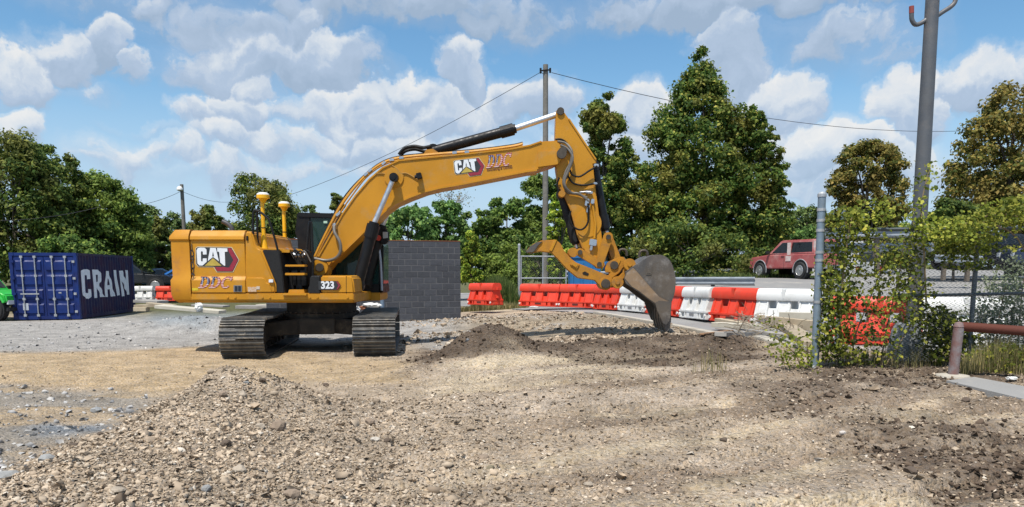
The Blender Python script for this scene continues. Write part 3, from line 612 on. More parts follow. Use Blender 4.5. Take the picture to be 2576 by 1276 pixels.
fs = [(i * n + k, i * n + (k + 1) % n, (i + 1) * n + (k + 1) % n, (i + 1) * n + k) for i in range(len(prof) - 1) for k in range(n)] + [tuple(range(n - 1, -1, -1)), tuple(range((len(prof) - 1) * n, len(prof) * n))]
cw.add(vs, fs); build('counterweight', cw, M('counterweight_paint', (.53, .238, .014), .55, spec=.3, col2=(.46, .19, .012), scale=1.5, amt=.8, dirt=(.22, .11, .05), dscale=3., damt=.55, bump=.1), EX, smooth=True, autos=32)
# engine cover (profile across the machine)
def zc(y): return at(*C1(400, y), YS).z
hood_prof = [(YS, zc(748)), (YS, zc(664)), (YS + .055, zc(640)), (YS + .055, zc(404)), (YS + .02, zc(396)), (YS + .035, zc(372)), (YS + .12, zc(338)), (YS + .2, zc(331)), (16.95, zc(331)), (17.05, zc(345)), (17.1, zc(748))]
x1 = at(*C1(186, 500), YS).x; x2 = at(*C1(550, 500), YS).x; x3 = at(*C1(600, 500), YS).x
mb = MB(); mb.prism_x(hood_prof, x1 + .012, x2 - .006); hood = build('engine_cover', mb, YEL, EX, bevel=.006, smooth=True, autos=25)
mb = MB(); mb.prism_x([(a + .05 if a < 16 else a - .05, b - .03) for a, b in hood_prof], x1 - .03, x2 + .03); build('cover_gap', mb, DARKGAP, hood)
# vent / louvre by the decal and latch
mb = MB(); mb.px([C5(862, 935), C5(975, 935), C5(975, 1025), C5(862, 1025)], YS - .012, YS + .02); lv = build('louvre', mb, M('louvre_grey', (.16, .17, .18), .6), hood)
for x in (878, 925):
    mb = MB(); mb.px([C5(x, 945), C5(x + 36, 945), C5(x + 36, 1012), C5(x, 1012)], YS - .018, YS); build('louvre_opening', mb, M('louvre_dark', (.01, .015, .03), .4), lv)
# side door panel with the raked front edge
pan = [C1(555, 338), C1(585, 340), C1(602, 352), C1(622, 430), C1(640, 452), C1(664, 462), C1(758, 690), C1(760, 750), C1(556, 750)]
mb = MB(); mb.px(pan, YS + .03, 16.95); sp_ = build('side_panel', mb, YEL, EX, bevel=.035, seg=3, smooth=True, autos=35)
mb = MB(); mb.px([C1(558, 645), C1(668, 645), C1(690, 655), C1(698, 680), C1(720, 690), C1(740, 748), C1(558, 748)], YS + .003, YS + .1); build('panel_bulge', mb, YEL, sp_, bevel=.02, seg=3, smooth=True)
mb = MB(); mb.px([C1(562, 372), C1(574, 372), C1(574, 402), C1(562, 402)], YS + .01, YS + .06); build('latch', mb, BLK, sp_)
mb = MB(); mb.px([C1(712, 660), C1(740, 660), C1(740, 680), C1(712, 680)], YS - .004, YS + .03); build('sticker', mb, WHT, sp_)
mb = MB(); mb.px([C1(572, 710), C1(630, 710), C1(630, 742), C1(575, 742)], YS - .004, YS + .01); build('sticker', mb, M('faded_sticker', (.52, .30, .12), .5, col2=(.6, .5, .42), scale=40, amt=.9), sp_)
mb = MB(); mb.px([C1(630, 706), C1(652, 706), C1(652, 726), C1(630, 726)], YS - .004, YS + .01); build('sticker', mb, M('faded_sticker_white', (.55, .48, .40), .5), sp_)
mb = MB(); mb.px([C5(292, 972), C5(378, 972), C5(378, 1008), C5(292, 1008)], YS - .003, YS + .01); build('sticker', mb, M('yellow_sticker', (.72, .55, .02), .5, col2=(.4, .3, .02), scale=60, amt=.8), hood)
# dark raked panel, pump bay, steps
mb = MB(); mb.px([C1(668, 463), C1(780, 466), C1(806, 640), C1(815, 750), C1(764, 750), C1(762, 690)], YS + .04, 15.2); build('raked_guard', mb, BLKM, EX, bevel=.015)
mb = MB(); mb.px([C1(770, 470), C1(970, 478), C1(970, 752), C1(800, 752)], YS + .55, 15.4); bay = build('pump_bay', mb, DARKGAP, EX)
mb = MB(); mb.px([C1(800, 755), C1(970, 755), C1(970, 770), C1(800, 770)], YS + .02, 15.3); build('bay_floor', mb, YEL, bay)
for y0, y1 in ((562, 576), (617, 633)):
    mb = MB(); mb.px([C1(820, y0), C1(950, y0), C1(950, y1), C1(820, y1)], YS + .02, YS + .22); build('ladder_step', mb, YEL, EX, bevel=.006)
mb = MB(); mb.px([C1(845, 728), C1(945, 728), C1(950, 752), C1(840, 752)], YS + .04, YS + .3); build('ladder_step', mb, YEL, EX, bevel=.006)
for k in range(7):
    mb = MB(); x = 812 + k * 22; a = W1(C1(x, 470 + (k % 3) * 14), YS + .35); b = W1(C1(x + 70, 520 + (k * 37) % 40), YS + .3)
    mb.tube([a, (a + b) / 2 + Vector((0, -.05, .10 + .02 * (k % 3))), b], .015, 8, smooth=5); build('hose', mb, RUBB if k % 5 else BRAID, bay)
for k in range(5):
    mb = MB(); q = W1(C1(835 + k * 28, 650 + (k % 2) * 30), YS + .42); mb.box(q, (.12, .16, .3)); build('valve_block', mb, BLK, bay, bevel=.01)
mb = MB(); mb.disc(W1(C1(915, 500), YS + .4), (1, 0, 0), .06, .25); build('filter', mb, FIT, bay)
mb = MB(); mb.px([C1(890, 455), C1(920, 460), C1(960, 500), C1(935, 505)], YS + .35, YS + .45); build('bracket', mb, YEL, bay)
# black box and tool box with the number
mb = MB(); mb.px([C1(985, 640), C1(1000, 634), C1(1052, 636), C1(1056, 756), C1(972, 756), C1(970, 720), C1(980, 700)], YS + .0, 15.2); build('step_box', mb, BLKM, EX, bevel=.02, seg=3)
mb = MB(); mb.px([C1(1056, 634), C1(1250, 634), C1(1268, 645), C1(1276, 690), C1(1280, 754), C1(1058, 756)], YS + .01, 15.25); tb = build('tool_box', mb, YEL, EX, bevel=.03, seg=3, smooth=True)
mb = MB(); mb.px([C1(1064, 668), C1(1178, 668), C1(1150, 700), C1(1158, 733), C1(1064, 733)], YS + .002, YS + .06); build('tool_box_panel', mb, YEL, tb, bevel=.008)
mb = MB(); mb.px([C1(1224, 640), C1(1227, 640), C1(1227, 752), C1(1224, 752)], YS + .006, YS + .06); build('panel_gap', mb, DARKGAP, tb)
q0 = W1(C1(1110, 700), YS - .006)
flat2mesh('number_plate', [[(.0 + x, y) for x, y in ((-.20, -.075), (-.20, .075), (-.18, .085), (.17, .085), (.235, .0), (.17, -.085), (-.18, -.085))]], .006, CHAR, tb, lambda v: q0 + Vector((v.x, -v.z, v.y)))
flat2mesh('plate_tip', [[(.15, .075), (.17, .075), (.225, 0), (.17, -.075), (.15, -.075), (.19, 0)]], .006, RED, tb, lambda v: q0 + Vector((v.x, -v.z - .005, v.y)))
text_mesh('number', '323', .19, .006, WHT, tb, lambda v: q0 + Vector((v.x * .92 - .02, -v.z - .005, v.y)), bold=.008)
# --- decals on the engine cover
def logo(parent, mapf, k):
    P = lambda pts: [(x, -y) for x, y in pts]
    def put(nm, loops, mat, lift): flat2mesh(nm, [P(l) for l in loops], .5, mat, parent, lambda v: mapf(v.x, -v.y, lift + (.002 if v.z < 0 else 0)))
    put('logo_border', [[(340,425),(370,402),(840,410),(942,586),(860,757),(632,757),(588,688),(380,686),(344,645)]], PALE, .003)
    put('logo_backing', [[(348,430),(375,411),(833,419),(932,586),(852,748),(638,748),(596,679),(384,677),(353,640)]], CHAR, .006)
    put('logo_hexagon', [[(785,426),(830,427),(925,587),(848,742),(642,742),(607,684),(735,684),(770,692),(805,690),(862,590),(800,475)]], RED, .009)
    put('letter_c', [[(358,455),(376,424),(405,417),(468,420),(494,446),(496,512),(446,514),(444,476),(432,466),(418,476),(420,598),(430,612),(442,604),(444,566),(496,566),(497,612),(440,664),(398,664),(370,636)]], WHT, .009)
    put('letter_a', [[(545,421),(621,423),(665,606),(583,546),(511,604)], [(583,470),(571,540),(598,540)]], WHT, .009)
    put('letter_t', [[(640,423),(780,429),(782,474),(744,477),(751,664),(736,667),(682,622),(668,477),(643,474)]], WHT, .009)
    put('logo_triangle', [[(583,563),(702,667),(468,667)]], GOLD, .009)
def hood_map(x, y, lift): p = at(*C5(x, y), YS + .055); return p + Vector((0, -lift, 0))
logo(hood, hood_map, 1)
FLAG = None
def flagmat():
    m = bpy.data.materials.new('flag_lettering'); m.use_nodes = True; t = m.node_tree; b = t.nodes['Principled BSDF']; b.inputs['Roughness'].default_value = .45
    at_ = N(t, 'ShaderNodeAttribute', attribute_name='uvw'); s = N(t, 'ShaderNodeSeparateXYZ'); t.links.new(at_.outputs['Vector'], s.inputs[0])
    wv = mth(t, 'ADD', s.outputs[1], mth(t, 'MULTIPLY', mth(t, 'SINE', mth(t, 'MULTIPLY', s.outputs[0], 7.)), .02))
    st = maprange(t, mth(t, 'SINE', mth(t, 'MULTIPLY', wv, 44.)), -.15, .15)
    mx1 = N(t, 'ShaderNodeMix', data_type='RGBA'); t.links.new(st, mx1.inputs[0]); mx1.inputs[6].default_value = (.36, .03, .05, 1); mx1.inputs[7].default_value = (.72, .55, .50, 1)
    vo = N(t, 'ShaderNodeTexVoronoi'); vo.inputs['Scale'].default_value = 12; vo.inputs['Randomness'].default_value = .2; t.links.new(at_.outputs['Vector'], vo.inputs['Vector'])
    mx2 = N(t, 'ShaderNodeMix', data_type='RGBA'); t.links.new(maprange(t, vo.outputs['Distance'], .25, .35), mx2.inputs[0]); mx2.inputs[6].default_value = (.55, .55, .6, 1); mx2.inputs[7].default_value = (.03, .04, .11, 1)
    inb = mth(t, 'MULTIPLY', maprange(t, s.outputs[1], .33, .35), maprange(t, s.outputs[0], .58, .56))
    mx3 = N(t, 'ShaderNodeMix', data_type='RGBA'); t.links.new(inb, mx3.inputs[0]); t.links.new(mx1.outputs[2], mx3.inputs[6]); t.links.new(mx2.outputs[2], mx3.inputs[7])
    t.links.new(mx3.outputs[2], b.inputs['Base Color']); return m
FLAG = flagmat()
def serif_letters(parent, mapf, prefix):
    """three slanted serif capitals in a unit box (0..1 wide, 0..1 high)"""
    def sl(pts, x0): return [(x0 + x * .36 + (y - .5) * .10, y) for x, y in pts]
    arc = lambda cx, cy, rx, ry, a0, a1, n=12: [(cx + rx * math.cos(R(a0 + (a1 - a0) * i / n)), cy + ry * math.sin(R(a0 + (a1 - a0) * i / n))) for i in range(n + 1)]
    D_out = [(0, 0), (.40, 0)] + arc(.40, .5, .48, .5, -90, 90) + [(0, 1), (0, .93), (.12, .90), (.12, .10), (0, .07)]
    D_in = [(.32, .10), (.38, .10)] + arc(.38, .5, .28, .40, -90, 90) + [(.32, .90)]
    C_out = arc(.5, .5, .46, .52, 52, 318, 22) + arc(.5, .5, .26, .40, 312, 62, 18) + [(.62, .86), (.80, .66), (.88, .66), (.88, 1.02), (.82, 1.0)]
    loops = [[sl(D_out, 0), sl(D_in, 0)], [sl(D_out, .34), sl(D_in, .34)], [sl(C_out, .68)]]
    for nm, lp in zip(('letter_d', 'letter_d', 'letter_c'), loops):
        o = flat2mesh(nm, lp, .002, FLAG, parent, lambda v: v.copy() + root_off(parent))
        me = o.data; a = me.attributes.new('uvw', 'FLOAT_VECTOR', 'POINT')
        for i, v in enumerate(me.vertices):
            a.data[i].vector = (v.co.x, v.co.y, 0)
        off = root_off(parent)
        for v in me.vertices: v.co = mapf(v.co.x, v.co.y, .004 + (.002 if v.co.z > 0 else 0)) - off
        # thin dark edging behind each letter
        g = .035; ed = [[((x - .5) * 1.0 + .5, y) for x, y in l] for l in lp[:1]]
        cx = sum(x for x, y in ed[0]) / len(ed[0])
        flat2mesh(nm + '_edging', [[(cx + (x - cx) * 1.10, .5 + (y - .5) * 1.07) for x, y in l] for l in lp[:1]] + [[(cx + (x - cx) * .92, .5 + (y - .5) * .95) for x, y in l] for l in lp[1:]], .002, RED, parent, lambda v: mapf(v.x, v.y, .001 + (.001 if v.z > 0 else 0)))
def ddc_map(u, v, lift): p = at(*C5(398 + u * 430, 972 - v * 152), YS); zq = (v - .0); return p + Vector((0, -lift + (.012 if v > .55 else 0) * 0, 0))
serif_letters(hood, ddc_map, 'side')
for i, ch in enumerate('109027'):
    q = W1(C5(292 + i * 3.5, 420 + i * 82), YS + (.05 if i < 5 else .01)); text_mesh('digit', ch, .20, .004, CHAR, hood, lambda v, q=q: q + Vector((v.x * .75, -v.z - .006, v.y)))
# --- masts with receivers
def mast(xb, yb, xt, yt, Y, hwid, label=None):
    b = W1(C1(xb, yb), Y); t = W1(C1(xt, yt), Y); s_ = (W1(C1(100, 0), Y) - W1(C1(0, 0), Y)).x / 100
    mb = MB(); mb.lathe(b, [(30 * s_, -.02), (26 * s_, .02), (14 * s_, .28), (13 * s_, .32), (12 * s_, (t - b).length)], 14); m = build('mast', mb, MASTY, EX, smooth=True)
    mb = MB(); mb.lathe(t, [(12 * s_, -.05), (20 * s_, .0), (hwid * .72 * s_, .035), (hwid * s_, .045), (hwid * s_, .105), (hwid * .95 * s_, .11)], 18); rc = build('receiver', mb, MASTY, m, smooth=True)
    mb = MB(); mb.lathe(t + Vector((0, 0, .11)), [(hwid * .97 * s_, 0), (hwid * .92 * s_, .025), (hwid * .6 * s_, .045), (0, .052)], 18); build('receiver_dome', mb, M('white_dome', (.75, .74, .7), .4), rc, smooth=True)
    mb = MB(); mb.disc(b + Vector((0, 0, (t - b).length * .45)), (0, 0, 1), 15 * s_, .012, 14); build('collar', mb, BLK, m)
mast(682, 462, 675, 138, 14.75, 42); mast(822, 470, 815, 192, 16.7, 37)
mb = MB(); mb.px([C1(640, 372), C1(700, 368), C1(735, 380), C1(770, 385), C1(835, 470), C1(640, 470)], 16.3, 16.9); build('rear_deck', mb, M('inner_orange', (.55, .22, .02), .5), EX, bevel=.02)
mb = MB(); mb.px([C1(620, 452), C1(850, 462), C1(850, 482), C1(620, 478)], YS + .2, 16.9); build('deck_top', mb, YEL, EX)
# hand rails
def rail(pts, Y, r=.022, nm='hand_rail'):
    mb = MB(); mb.tube([W1(C1(*p), Y) for p in pts], r, 8, smooth=4); build(nm, mb, BLK, EX, smooth=True)
rail([(612, 440), (608, 240), (632, 202), (700, 250), (722, 290), (770, 460), (800, 640)], YS + .1); rail([(640, 445), (636, 300), (634, 210)], YS + .25)
rail([(612, 430), (640, 438)], YS + .15)
rail([(955, 640), (962, 500), (980, 300), (988, 285), (996, 300), (1004, 500), (1004, 640)], YS + .3)
mb = MB(); mb.tube([W1(C1(468, 340), 16.2), W1(C1(465, 318), 16.2), W1(C1(440, 292), 16.2), W1(C1(405, 275), 16.2)], .05, 12, smooth=3); build('exhaust_pipe', mb, M('exhaust_steel', (.07, .07, .075), .5, .3), EX, smooth=True)
# --- cab on the far side
CY = 16.18; CY2 = 17.12
def cpx(pts, y0, y1, nm, mat, par=None, bev=.015): mb = MB(); mb.px([C1(*p) for p in pts], y0, y1); return build(nm, mb, mat, par or EX, bevel=bev, smooth=bev > 0)
cabf = cpx([(900, 217), (985, 220), (992, 472), (992, 752), (935, 752), (906, 470), (903, 400), (886, 350)], CY, CY2, 'cab', BLK)
cpx([(898, 216), (1370, 226), (1400, 245), (1400, 262), (905, 248)], CY - .02, CY2 + .02, 'cab_roof', BLK, cabf)
cpx([(1380, 240), (1402, 240), (1472, 440), (1470, 745), (1440, 748), (1442, 445)], CY, CY + .07, 'front_pillar', BLK, cabf)
cpx([(1380, 240), (1402, 240), (1472, 440), (1470, 745), (1440, 748), (1442, 445)], CY2 - .07, CY2, 'front_pillar', BLK, cabf)
cpx([(990, 690), (1462, 690), (1466, 748), (990, 752)], CY, CY2, 'cab_sill', BLK, cabf)
cpx([(1120, 255), (1150, 255), (1160, 690), (1130, 690)], CY + .005, CY + .06, 'middle_pillar', BLK, cabf)
cpx([(990, 250), (1385, 250), (1445, 442), (1445, 692), (990, 692)], CY + .02, CY + .028, 'side_glass', GLS, cabf, 0)
cpx([(990, 250), (1385, 250), (1445, 442), (1445, 692), (990, 692)], CY2 - .03, CY2 - .022, 'door_glass', GLS, cabf, 0)
a = W1(C1(1395, 250), CY); b = W1(C1(1463, 440), CY); c = W1(C1(1462, 690), CY)
mb = MB(); mb.add([(p.x, y, p.z) for y in (CY + .08, CY2 - .08) for p in (a, b, c)], [(0, 3, 4, 1), (1, 4, 5, 2)]); build('windscreen', mb, GLS, cabf)
q = W1(C1(1020, 560), 16.65); mb = MB(); mb.box(q + Vector((.25, 0, -.02)), (.5, .5, .14)); mb.box(q + Vector((.0, 0, .35)), (.14, .46, .7), rot=Matrix.Rotation(R(-8), 3, 'Y')); mb.box(q + Vector((-.03, 0, .80)), (.1, .26, .2)); build('operator_seat', mb, SEAT, cabf, bevel=.04, seg=3)
q = W1(C1(1330, 560), 16.75); mb = MB(); mb.box(q, (.05, .22, .16)); mb.tube([q, q + Vector((.05, 0, -.4))], .02, 6); build('monitor', mb, M('monitor_screen', (.12, .2, .2), .3), cabf)
q = W1(C1(1088, 280), CY - .004); mb = MB(); mb.box(q, (.08, .006, .05)); build('sticker', mb, M('cab_sticker', (.4, .6, .5), .5), cabf)
mb = MB(); mb.tube([W1(C1(1441, 432), CY - .04), W1(C1(1455, 560), CY - .04), W1(C1(1462, 735), CY - .04)], .026, 10, smooth=3); build('grab_rail', mb, M('grey_rail', (.35, .38, .42), .4, .3), cabf, smooth=True)
mb = MB(); mb.px([C1(1455, 345), C1(1480, 335), C1(1505, 340), C1(1508, 405), C1(1480, 432), C1(1450, 420)], 16.0, 16.12); mr = build('mirror', mb, BLK, EX, bevel=.02, seg=3)
mb = MB(); mb.px([C1(1468, 345), C1(1500, 345), C1(1502, 385), C1(1470, 388)], 15.985, 16.01); build('mirror_glass', mb, M('mirror_grey', (.4, .44, .46), .3), mr)
mb = MB(); mb.tube([W1(C1(1405, 330), 16.1), W1(C1(1440, 325), 16.05), W1(C1(1490, 330), 16.05)], .012, 6); build('mirror_arm', mb, BLK, mr)
mb = MB(); mb.disc(W1(C1(1440, 385), 16.02), (0, 1, 0), .06, .1, 12); build('beacon', mb, M('red_lens', (.5, .05, .03), .3), mr)
# --- boom
BY0, BY1 = 15.42, 16.02
up = [(40,1205),(58,1110),(110,1020),(235,798),(330,662),(430,545),(530,458),(650,404),(900,379),(1200,350),(1480,318)]
lo = [(1595,482),(1300,540),(1100,580),(950,605),(840,632),(720,677),(620,722),(540,782),(450,872),(250,1067),(160,1150),(118,1205),(75,1228)]
tip = [(1333,366),(1362,356),(1396,354),(1418,370),(1425,388),(1414,402),(1393,414),(1351,428)]
bpoly = [C2(*p) for p in up] + tip + [C2(*p) for p in lo]
mb = MB(); mb.px(bpoly, BY0, BY1); boom = build('boom', mb, YEL, EX, bevel=.012, smooth=True, autos=30)
def ribbon(nm, pts, y0, y1, th, mat, par):
    w = [at(p[0], p[1], y0) for p in pts]; mb = MB(); n = len(w); A = []; B = []
    for i in range(n):
        d = (w[min(i + 1, n - 1)] - w[max(i - 1, 0)]); d.y = 0; d.normalize(); nn = Vector((-d.z, 0, d.x)); A.append(w[i] - nn * th / 2); B.append(w[i] + nn * th / 2)
    vs = [(p.x, y, p.z) for y in (y0, y1) for L in (A, B) for p in L]
    a0, b0, a1, b1 = 0, n, 2 * n, 3 * n; fs = []
    for i in range(n - 1): fs += [(a0 + i, a0 + i + 1, b0 + i + 1, b0 + i), (a1 + i + 1, a1 + i, b1 + i, b1 + i + 1), (a0 + i + 1, a0 + i, a1 + i, a1 + i + 1), (b0 + i, b0 + i + 1, b1 + i + 1, b1 + i)]
    fs += [(a0, b0, b1, a1), (a0 + n - 1, a1 + n - 1, b1 + n - 1, b0 + n - 1)]
    mb.add(vs, fs); return build(nm, mb, mat, par)
ribbon('bottom_flange', [(1351, 428)] + [C2(*p) for p in lo[:-2]], BY0 - .025, BY1 + .025, .035, YEL, boom)
ribbon('top_flange', [C2(*p) for p in up[1:]] + tip[:2], BY0 - .02, BY1 + .02, .03, YEL, boom)
def disc_px(nm, p, Y, r, h, mat, par, n=20): mb = MB(); mb.disc(at(p[0], p[1], Y), (0, 1, 0), r, h, n); return build(nm, mb, mat, par, bevel=.006)
disc_px('boom_tip_pin', (1412.6, 387.5), (BY0 + BY1) / 2, .085, .72, GREASE, boom); disc_px('foot_boss', C2(75, 1190), BY0 - .02, .17, .14, YEL, boom); disc_px('foot_pin', C2(75, 1190), BY0 - .05, .085, .18, GREASE, boom)
disc_px('foot_bracket', C1(1060, 600), BY0 + .1, .20, .24, YEL, EX)
mb = MB(); mb.px([C3(225, 248), C3(330, 245), C3(375, 262), C3(330, 320), C3(225, 335)], BY0 - .03, BY0 + .02); build('tip_plate', mb, YEL, boom, bevel=.008)
ringq = C2(615, 530)
mb = MB(); mb.disc(at(*ringq, BY0), (0, 1, 0), .20, .05, 32); build('pin_boss', mb, YEL, boom, bevel=.01)
disc_px('cylinder_pin', ringq, BY0 - .06, .07, .36, BLK, boom)
mb = MB(); q = at(*C2(800, 518), BY0 - .07); mb.box(q, (.10, .16, .11), rot=Matrix.Rotation(R(-15), 3, 'Y')); mb.disc(q + Vector((-.06, -.04, -.02)), (1, 0, 0), .035, .06, 12); build('camera_housing', mb, BLK, boom, bevel=.008)
mb = MB(); mb.tube([at(*C2(*p), BY0 - .015) for p in ((600, 440), (640, 470), (660, 500), (700, 497), (740, 515), (790, 545))], .012, 6, smooth=4); mb.tube([at(*C2(*p), BY0 - .015) for p in ((480, 500), (540, 500), (590, 520))], .010, 6, smooth=4); build('cable', mb, M('yellowish_cable', (.35, .19, .04), .6), boom)
# lubrication and hydraulic lines along the top of the boom
linepts = [(20,1150),(45,1090),(95,985),(205,775),(305,630),(410,515),(520,432),(650,388),(900,362),(1200,338),(1470,305),(1560,285)]
for k, (dy, off, mt, r_) in enumerate(((BY0 + .03, 0, YEL, .022), (BY0 + .12, -6, YEL, .022), (BY0 + .01, 18, YWORN, .016), (BY0 + .25, -14, RUBB, .022), (BY0 + .40, -10, YEL, .022))):
    mb = MB(); pts = [at(*C2(x + off * (.8 if i < 5 else 0), y + off * (.0 if i < 3 else .8)), dy) for i, (x, y) in enumerate(linepts)]; mb.tube(pts, r_, 8, smooth=4); build('hydraulic_line', mb, mt, boom, smooth=True)
for (x, y) in ((205, 800), (410, 505), (540, 425), (670, 385), (1060, 348), (1150, 343), (180, 880), (440, 478), (600, 400)):
    mb = MB(); q = at(*C2(x, y), BY0 + .02); mb.box(q, (.09, .08, .05), rot=Matrix.Rotation(R(-40 if x < 600 else -5), 3, 'Y')); build('line_clamp', mb, FIT, boom, bevel=.005)
mb = MB(); mb.tube([at(*C2(x, y), Y) for x, y, Y in ((178, 870, BY0 - .04), (178, 930, BY0 - .12), (215, 1000, BY0 - .16), (222, 1070, BY0 - .16), (190, 1120, BY0 - .14), (120, 1140, BY0 - .08), (30, 1125, BY0 - .05))], .034, 10, smooth=5); build('foot_hose', mb, BRAID, boom, smooth=True)
mb = MB(); mb.tube([at(*C2(x, y), BY0 - .05) for x, y in ((176, 868), (180, 905))], .04, 8); build('hose_fitting', mb, FIT, boom)
for k, pts in enumerate((((650, 362), (690, 318), (760, 300), (830, 310), (885, 300)), ((665, 365), (700, 335), (770, 322), (840, 338), (900, 330)))):
    mb = MB(); mb.tube([at(*C2(*p), 15.62 + .1 * k) for p in pts], .034, 8, smooth=5); build('cylinder_hose', mb, RUBB, boom, smooth=True)
# decals on the boom
def boom_map(x, y, lift):
    u = (x - 348) / (932 - 348); v = (y - 411) / (748 - 411)
    p = at(1141 + u * 76 + v * 3.5, 405 - u * 10.5 + v * 44 , BY0); return p + Vector((0, -lift, 0))
logo(boom, boom_map, .55)
def ddc2(u, v, lift): p = at(1226 + u * 58, 423 - u * 7 - v * 31, BY0); return p + Vector((0, -lift, 0))
serif_letters(boom, ddc2, 'boom')
qd = at(1257, 424.5, BY0); ang = R(7)
text_mesh('caption', 'Excavating & Utilities', .062, .002, M('dark_brown_print', (.10, .03, .02), .5), boom, lambda v: qd + Vector((v.x * math.cos(ang) - v.y * math.sin(ang), -.006 - v.z, v.x * math.sin(ang) + v.y * math.cos(ang))), bold=.001)
mb = MB(); mb.beam(at(1226, 424, BY0 - .003), at(1288, 416.5, BY0 - .003), .004, .012); build('underline', mb, MATS['dark_brown_print'], boom)
# --- cylinders
def cyl(nm, a, b, c, rb, rr, mat=BLK, collar=1.18):
    """barrel a-b, rod b-c"""
    mb = MB(); d = (b - a).normalized(); mb.tube([a, b - d * .28], rb, 18); o = build(nm, mb, mat, EX, smooth=True)
    mb = MB(); mb.tube([b - d * .30, b - d * .02], rb * collar, 18); mb.tube([b - d * .03, b + d * .03], rb * .9, 18); build('gland', mb, mat, o, bevel=.006)
    mb = MB(); mb.tube([b, c], rr, 14); build('rod', mb, STEEL, o, smooth=True)
    mb = MB(); mb.disc(a, (0, 1, 0), rb * 1.3, .16, 16); build('eye', mb, mat, o); mb = MB(); mb.disc(c, (0, 1, 0), rb * .78, .14, 16); build('eye', mb, BLK if nm != 'stick_cylinder' else YEL, o)
for Y in (BY0 - .16, BY1 + .16):
    off = at(*C2(615, 530), BY0 - .16); e_ = at(*C2(468, 868), BY0 - .16); s_ = at(*C1(1300, 700), BY0 - .16)
    mv = Vector((0, Y - (BY0 - .16), 0)); cyl('boom_cylinder', s_ + mv, e_ + mv, off + mv, .115, .052)
cyl('stick_cylinder', at(*C2(905, 335), 15.72), at(*C2(1500, 172), 15.72), at(*C3(340, 46), 15.72), .105, .062)
mb = MB(); mb.px([C2(*p) for p in ((830, 360), (850, 325), (900, 318), (940, 345), (960, 372))], 15.55, 15.62); build('cylinder_lug', mb, YWORN, boom); mb = MB(); mb.px([C2(*p) for p in ((830, 360), (850, 325), (900, 318), (940, 345), (960, 372))], 15.84, 15.91); build('cylinder_lug', mb, YWORN, boom)
# --- stick
SY0, SY1 = 15.50, 15.98
st = [(322,62),(326,38),(344,27),(366,36),(392,72),(500,236),(538,292),(540,312),(522,318),(532,420),(556,600),(576,762),(572,835),(558,880),(538,868),(505,830),(470,775),(440,700),(402,560),(362,470),(336,430),(322,330),(318,185)]
mb = MB(); mb.px([C3(*p) for p in st], SY0, SY1); stick = build('stick', mb, YEL, EX, bevel=.012, smooth=True, autos=30)
ribbon('front_flange', [C3(*p) for p in ((392, 72), (500, 236), (538, 292))], SY0 - .02, SY1 + .02, .03, YEL, stick)
ribbon('rear_flange', [C3(*p) for p in ((470, 775), (440, 700), (402, 560), (362, 470), (336, 430))], SY0 - .02, SY1 + .02, .03, YWORN, stick)
disc_px('top_pin', C3(342, 46), (SY0 + SY1) / 2, .075, .56, GREASE, stick); disc_px('stick_boom_pin', C3(352, 262), BY0 - .05, .10, .08, GREASE, boom)
disc_px('stick_end_pin', C3(556, 862), (SY0 + SY1) / 2, .08, .62, YWORN, stick); disc_px('boss_plate', C3(495, 640), SY0 - .004, .28, .02, YEL, stick, 32)
mb = MB(); mb.px([C3(*p) for p in ((500, 236), (540, 290), (541, 318), (520, 316), (505, 290))], 15.56, 15.62); build('cylinder_lug', mb, YEL, stick)
hp = [[(330,195),(375,205),(408,250),(400,310),(375,360),(362,420),(385,470),(440,480),(490,500)], [(345,215),(385,235),(412,280),(395,340),(370,400),(372,440),(405,472),(450,480),(500,520)], [(398,350),(410,375),(450,385),(500,355),(545,328)], [(385,380),(415,420),(470,432),(535,422)],
      [(450,470),(480,468),(510,468)], [(402,570),(395,620),(420,660),(460,672),(492,640),(498,580),(495,530)], [(318,185),(345,183),(370,195),(395,225),(405,260)], [(340,390),(328,430),(338,470)]]
for i, pts in enumerate(hp):
    mb = MB(); mb.tube([at(*C3(*p), SY0 - .05 - .02 * (i % 3) - (.06 if i < 2 and 1 < j < 6 else 0)) for j, p in enumerate(pts)], .026 if i < 2 else .019, 8, smooth=5); build('hose', mb, (BRAID, BRAID, RUBB, RUBB, FIT, RUBB, RUBB, RUBB)[i], stick, smooth=True)
for (x, y, w_, h_) in ((540, 325, .10, .06), (535, 422, .08, .04), (490, 525, .08, .15), (520, 520, .07, .10), (500, 470, .16, .05), (495, 560, .05, .16), (522, 742, .15, .13), (512, 772, .05, .10)):
    mb = MB(); mb.box(at(*C3(x, y), SY0 - .05), (w_, .07, h_), rot=Matrix.Rotation(R(8), 3, 'Y')); build('hose_fitting', mb, FIT, stick, bevel=.012)
mb = MB(); mb.tube([at(*C3(*p), SY0 - .04) for p in ((520, 540), (536, 640), (530, 720))], .026, 10); build('steel_line', mb, YEL, stick, smooth=True)
mb = MB(); mb.box(at(*C3(482, 662), SY0 - .004), (.14, .004, .13), rot=Matrix.Rotation(R(-15), 3, 'Y')); build('sticker', mb, M('yellow_sticker2', (.75, .55, .0), .5), stick)
